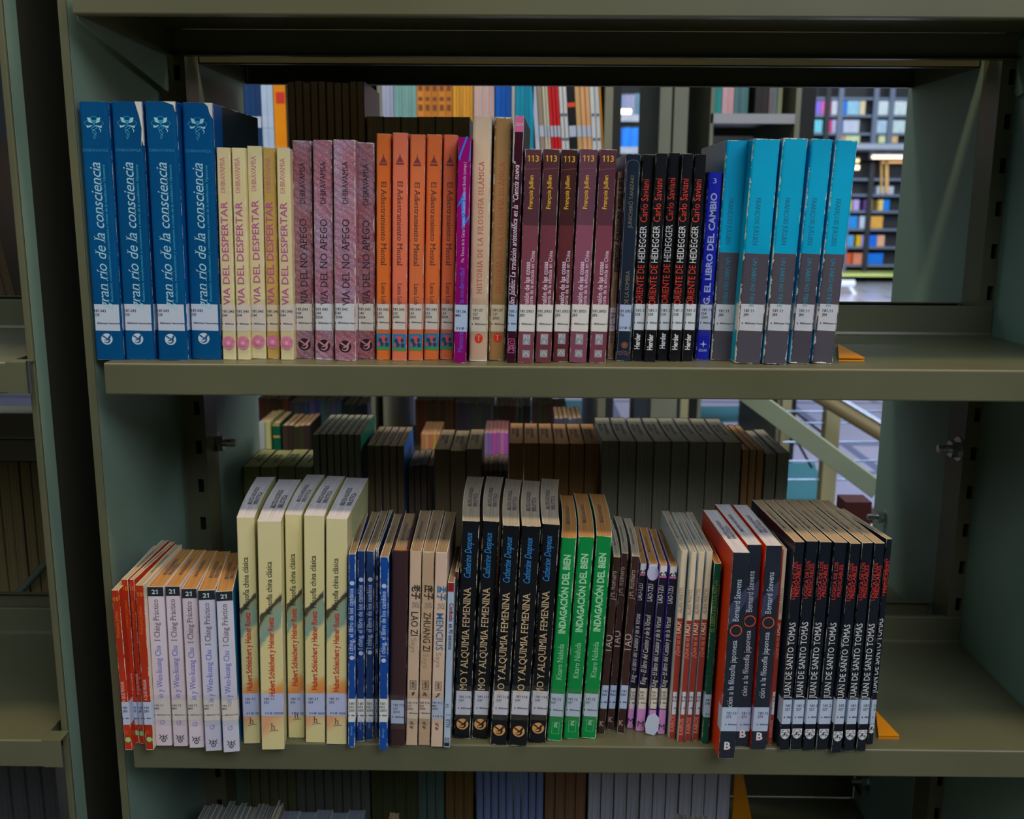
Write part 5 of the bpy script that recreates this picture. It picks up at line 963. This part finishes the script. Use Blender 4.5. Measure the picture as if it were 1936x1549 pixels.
def tube_lamp(a, b, Y, r, c, s, lab):
    mb = MB(); p, q = at_y(*a, Y), at_y(*b, Y); h_ = Vector((0, 0, H)); mb.tube(p+h_, q+h_, r, emit(c, s), 12)
    mb.box((min(p.x, q.x), Y-.03, p.z+H+r), (max(p.x, q.x), Y+.03, p.z+H+r+.03), FRM); tag(mb.build('ceiling_lamp'), lab, 'lamp')
tube_lamp((1649, 297), (1712, 297), YW-.5, .035, (255, 225, 190), 2.6, 'long warm white tube lamp over the far middle shelves')
tube_lamp((1617, 304), (1624, 304), YW-.6, .03, (255, 205, 130), 2.5, 'small warm lamp beside the last turquoise book, upper of two'); tube_lamp((1616, 317), (1624, 317), YW-.6, .04, (255, 225, 180), 3, 'small warm lamp beside the last turquoise book, lower of two')
tube_lamp((1664, 307), (1712, 307), YW+.1, .02, (230, 170, 100), 1.2, 'dim amber tube lamp under the long warm one')
for k, (xp, yp) in enumerate(((1666, 315), (1676, 345))): 
    mb = MB(); p = at_y(xp, 305, YW-.027); q = at_y(xp, 366, YW-.027); mb.bar(p+Vector((0, 0, H)), q+Vector((0, 0, H)), .03+.03*k, .05, plain((150, 120, 70), .5, 'brass_post')); tag(mb.build('signpost'), ['brass-coloured upright bar on the far middle level', 'wider brass-coloured bar next to it on the far middle level'][k], 'post')
# pale counter and chair-like frame low in the far hall
p = at_y(1603, 536, YW-3); mb = MB(); mb.tube((p.x-.16, p.y, p.z+H), (p.x+.10, p.y, p.z+H), .06, plain((200, 205, 215), .4, 'pale_plastic')); mb.bar((p.x, p.y, p.z+H), (p.x+.35, p.y, p.z+H-.5), .05, .05, plain((160, 165, 170), .4, 'pale_plastic')); tag(mb.build('lectern'), 'pale slanted stand low in the far hall', 'stand')
p = at_y(1665, 560, YW-2); mb = MB(); mb.box((p.x-.6, p.y, p.z+H-.2), (p.x+.6, p.y+.5, p.z+H), plain((170, 130, 70), .5, 'wood')); mb.box((p.x-.1, p.y+.1, p.z+H), (p.x+.15, p.y+.3, p.z+H+.06), plain((210, 200, 180), .6, 'sheets')); tag(mb.build('table'), 'low wooden table with pale papers in the far hall', 'table')

# ------------------------------------------------------------------ balustrade, glass floor and ramp seen low at the right
CRM = plain((118, 116, 92), .45, 'cream_paint'); GLS = plain((60, 112, 122), .12, 'glass_floor'); CHR = plain((150, 170, 200), .15, 'chrome', metal=1.); RAIL = plain((96, 88, 64), .4, 'rail_paint')
h_ = Vector((0, 0, H))
def barp(name, lab, cat, a, b, Y0, Y1, wx, wz, m, group=None):
    p, q = at_y(*a, Y0), at_y(*b, Y1); mb = MB(); mb.bar(p+h_, q+h_, wx, wz, m); return tag(mb.build(name, bevel=.001), lab, cat, group)
barp('ramp_beam', 'pale sloping steel beam crossing the lower right gap', 'beam', (1400, 735), (1660, 928), 2.05, 1.95, .014, .038, paint((104, 116, 100), .45))
for k, (x, y0, y1, Y, w_, m) in enumerate([(1127, 740, 812, 2.7, .020, CRM), (1149, 740, 806, 2.75, .030, FR2), (1196, 740, 806, 3.2, .014, FR2), (1256, 740, 806, 3.0, .080, OL2), (1295, 740, 806, 3.1, .026, CRM), (1490, 740, 862, 3.1, .03, CRM), (1578, 765, 960, 3.0, .045, CRM)]):
    p = at_y(x, y0, Y); mb = MB(); mb.box((p.x-w_/2, Y, 0 if Y < 3.2 else -.04), (p.x+w_/2, Y+w_, p.z+H), m)
    tag(mb.build('balustrade_post', bevel=.002), ['cream post left of the dark one in the lower gap', 'dark square post above the brown fore-edges', 'thin dark post above the grey-brown fore-edges', 'broad grey-green post above the grey-brown fore-edges', 'cream post right of the broad grey-green one', 'olive post behind the sloping beam', 'cream post at the lower right beside the sloping beam'][k], 'post')
for k, y in enumerate((778, 800, 836, 872, 907)):
    p, q = at_y(1480, y, 3.02), at_y(1700, y, 3.02); mb = MB(); mb.tube(p+h_, q+h_, .0035, CHR, 8); tag(mb.build('railing_cable'), 'thin horizontal railing cable, %s from the top' % ORD[k], 'cable', 'railing cables')
for k, (a, b) in enumerate((((1478, 760), (1580, 838)), ((1488, 800), (1535, 885)))):
    p, q = at_y(*a, 3.135), at_y(*b, 3.05); mb = MB(); mb.tube(p+h_, q+h_, .004, FR2, 8); tag(mb.build('wire_tie'), 'dark wire tie behind the railing, %s from the left' % ORD[k], 'wire', 'dark wire ties')
p, q = at_y(1540, 745, 2.9), at_y(1700, 842, 2.75); mb = MB(); mb.tube(p+h_, q+h_, .020, RAIL, 16); sp_ = q+h_; mb.tube(Vector((sp_.x-.02, sp_.y, .0)), Vector((sp_.x-.02, sp_.y, sp_.z)), .012, RAIL, 12); rr = tag(mb.build('handrail'), 'olive sloping handrail with a chrome tube at the lower right', 'handrail')
mb = MB(); o_ = Vector((.012, 0, .022)); mb.tube(p+h_+o_, q+h_+o_, .009, CHR, 12); mb.build('chrome_tube', rr)
def glass(lab, pts, Y, name='glass_floor_panel'):
    z = at_y(pts[0][0], pts[0][1], Y).z; P = [at_z(x, y, z) for x, y in pts]; mb = MB(); mb.prism([(p.x, p.y) for p in P], 'z', z+H-.015, z+H, GLS); tag(mb.build(name), lab, 'glass panel', 'glass floor panels')
glass('teal glass floor panel behind the grey fore-edges, lower right gap', [(1455, 943), (1562, 943), (1540, 875), (1440, 875)], 3.4)
glass('teal glass floor panel above the grey-brown fore-edges', [(1310, 792), (1445, 792), (1420, 768), (1310, 768)], 4.2)
glass('dim glass floor panel above the brown fore-edges', [(985, 790), (1105, 790), (1105, 757), (985, 757)], 4.4)
p = at_y(1618, 972, 1.75); mb = MB(); mb.box((p.x-.02, 1.75, 0), (p.x+.028, 1.80, p.z+H+.022), plain((50, 12, 12), .5, 'red_plastic')); mb.tube((p.x+.03, 1.77, p.z+H-.01), (p.x+.04, 1.77, p.z+H-.01), .014, plain((50, 12, 12), .5, 'red_plastic'), 10); tag(mb.build('pillar'), 'dark red pillar top behind the last black books', 'pillar')
# room shell
FLO = paint((96, 92, 84), .35, 'stone_floor', scale=2); m_, n_, b_ = base_mat('hall_floor', .22)
tcx = N(n_, 'ShaderNodeTexCoord'); br = N(n_, 'ShaderNodeTexBrick'); br.inputs['Scale'].default_value = .4; br.inputs['Color1'].default_value = (*C((176, 172, 190)), 1); br.inputs['Color2'].default_value = (*C((150, 150, 176)), 1); br.inputs['Mortar'].default_value = (*C((96, 102, 130)), 1); br.inputs['Mortar Size'].default_value = .012  # pale lavender grid puts reflected window light into the floor colour
n_.links.new(tcx.outputs['Object'], br.inputs[0]); n_.links.new(br.outputs[0], b_.inputs['Base Color'])
mb = MB(); mb.box((-6, -3.5, -.1), (6, 3.2, 0), FLO); tag(mb.build('floor'), kind='structure')
mb = MB(); mb.box((-6, 3.2, -.14), (12, 24, -.04), m_); tag(mb.build('floor_hall'), kind='structure')
WL = paint((44, 46, 44), .7, scale=.6); mb = MB(); mb.box((-6, 24, -.1), (12, 24.2, 6), WL); tag(mb.build('wall_back'), kind='structure')
mb = MB(); mb.box((-6.2, -3.5, -.1), (-6, 24.2, 6), WL); tag(mb.build('wall_left'), kind='structure')
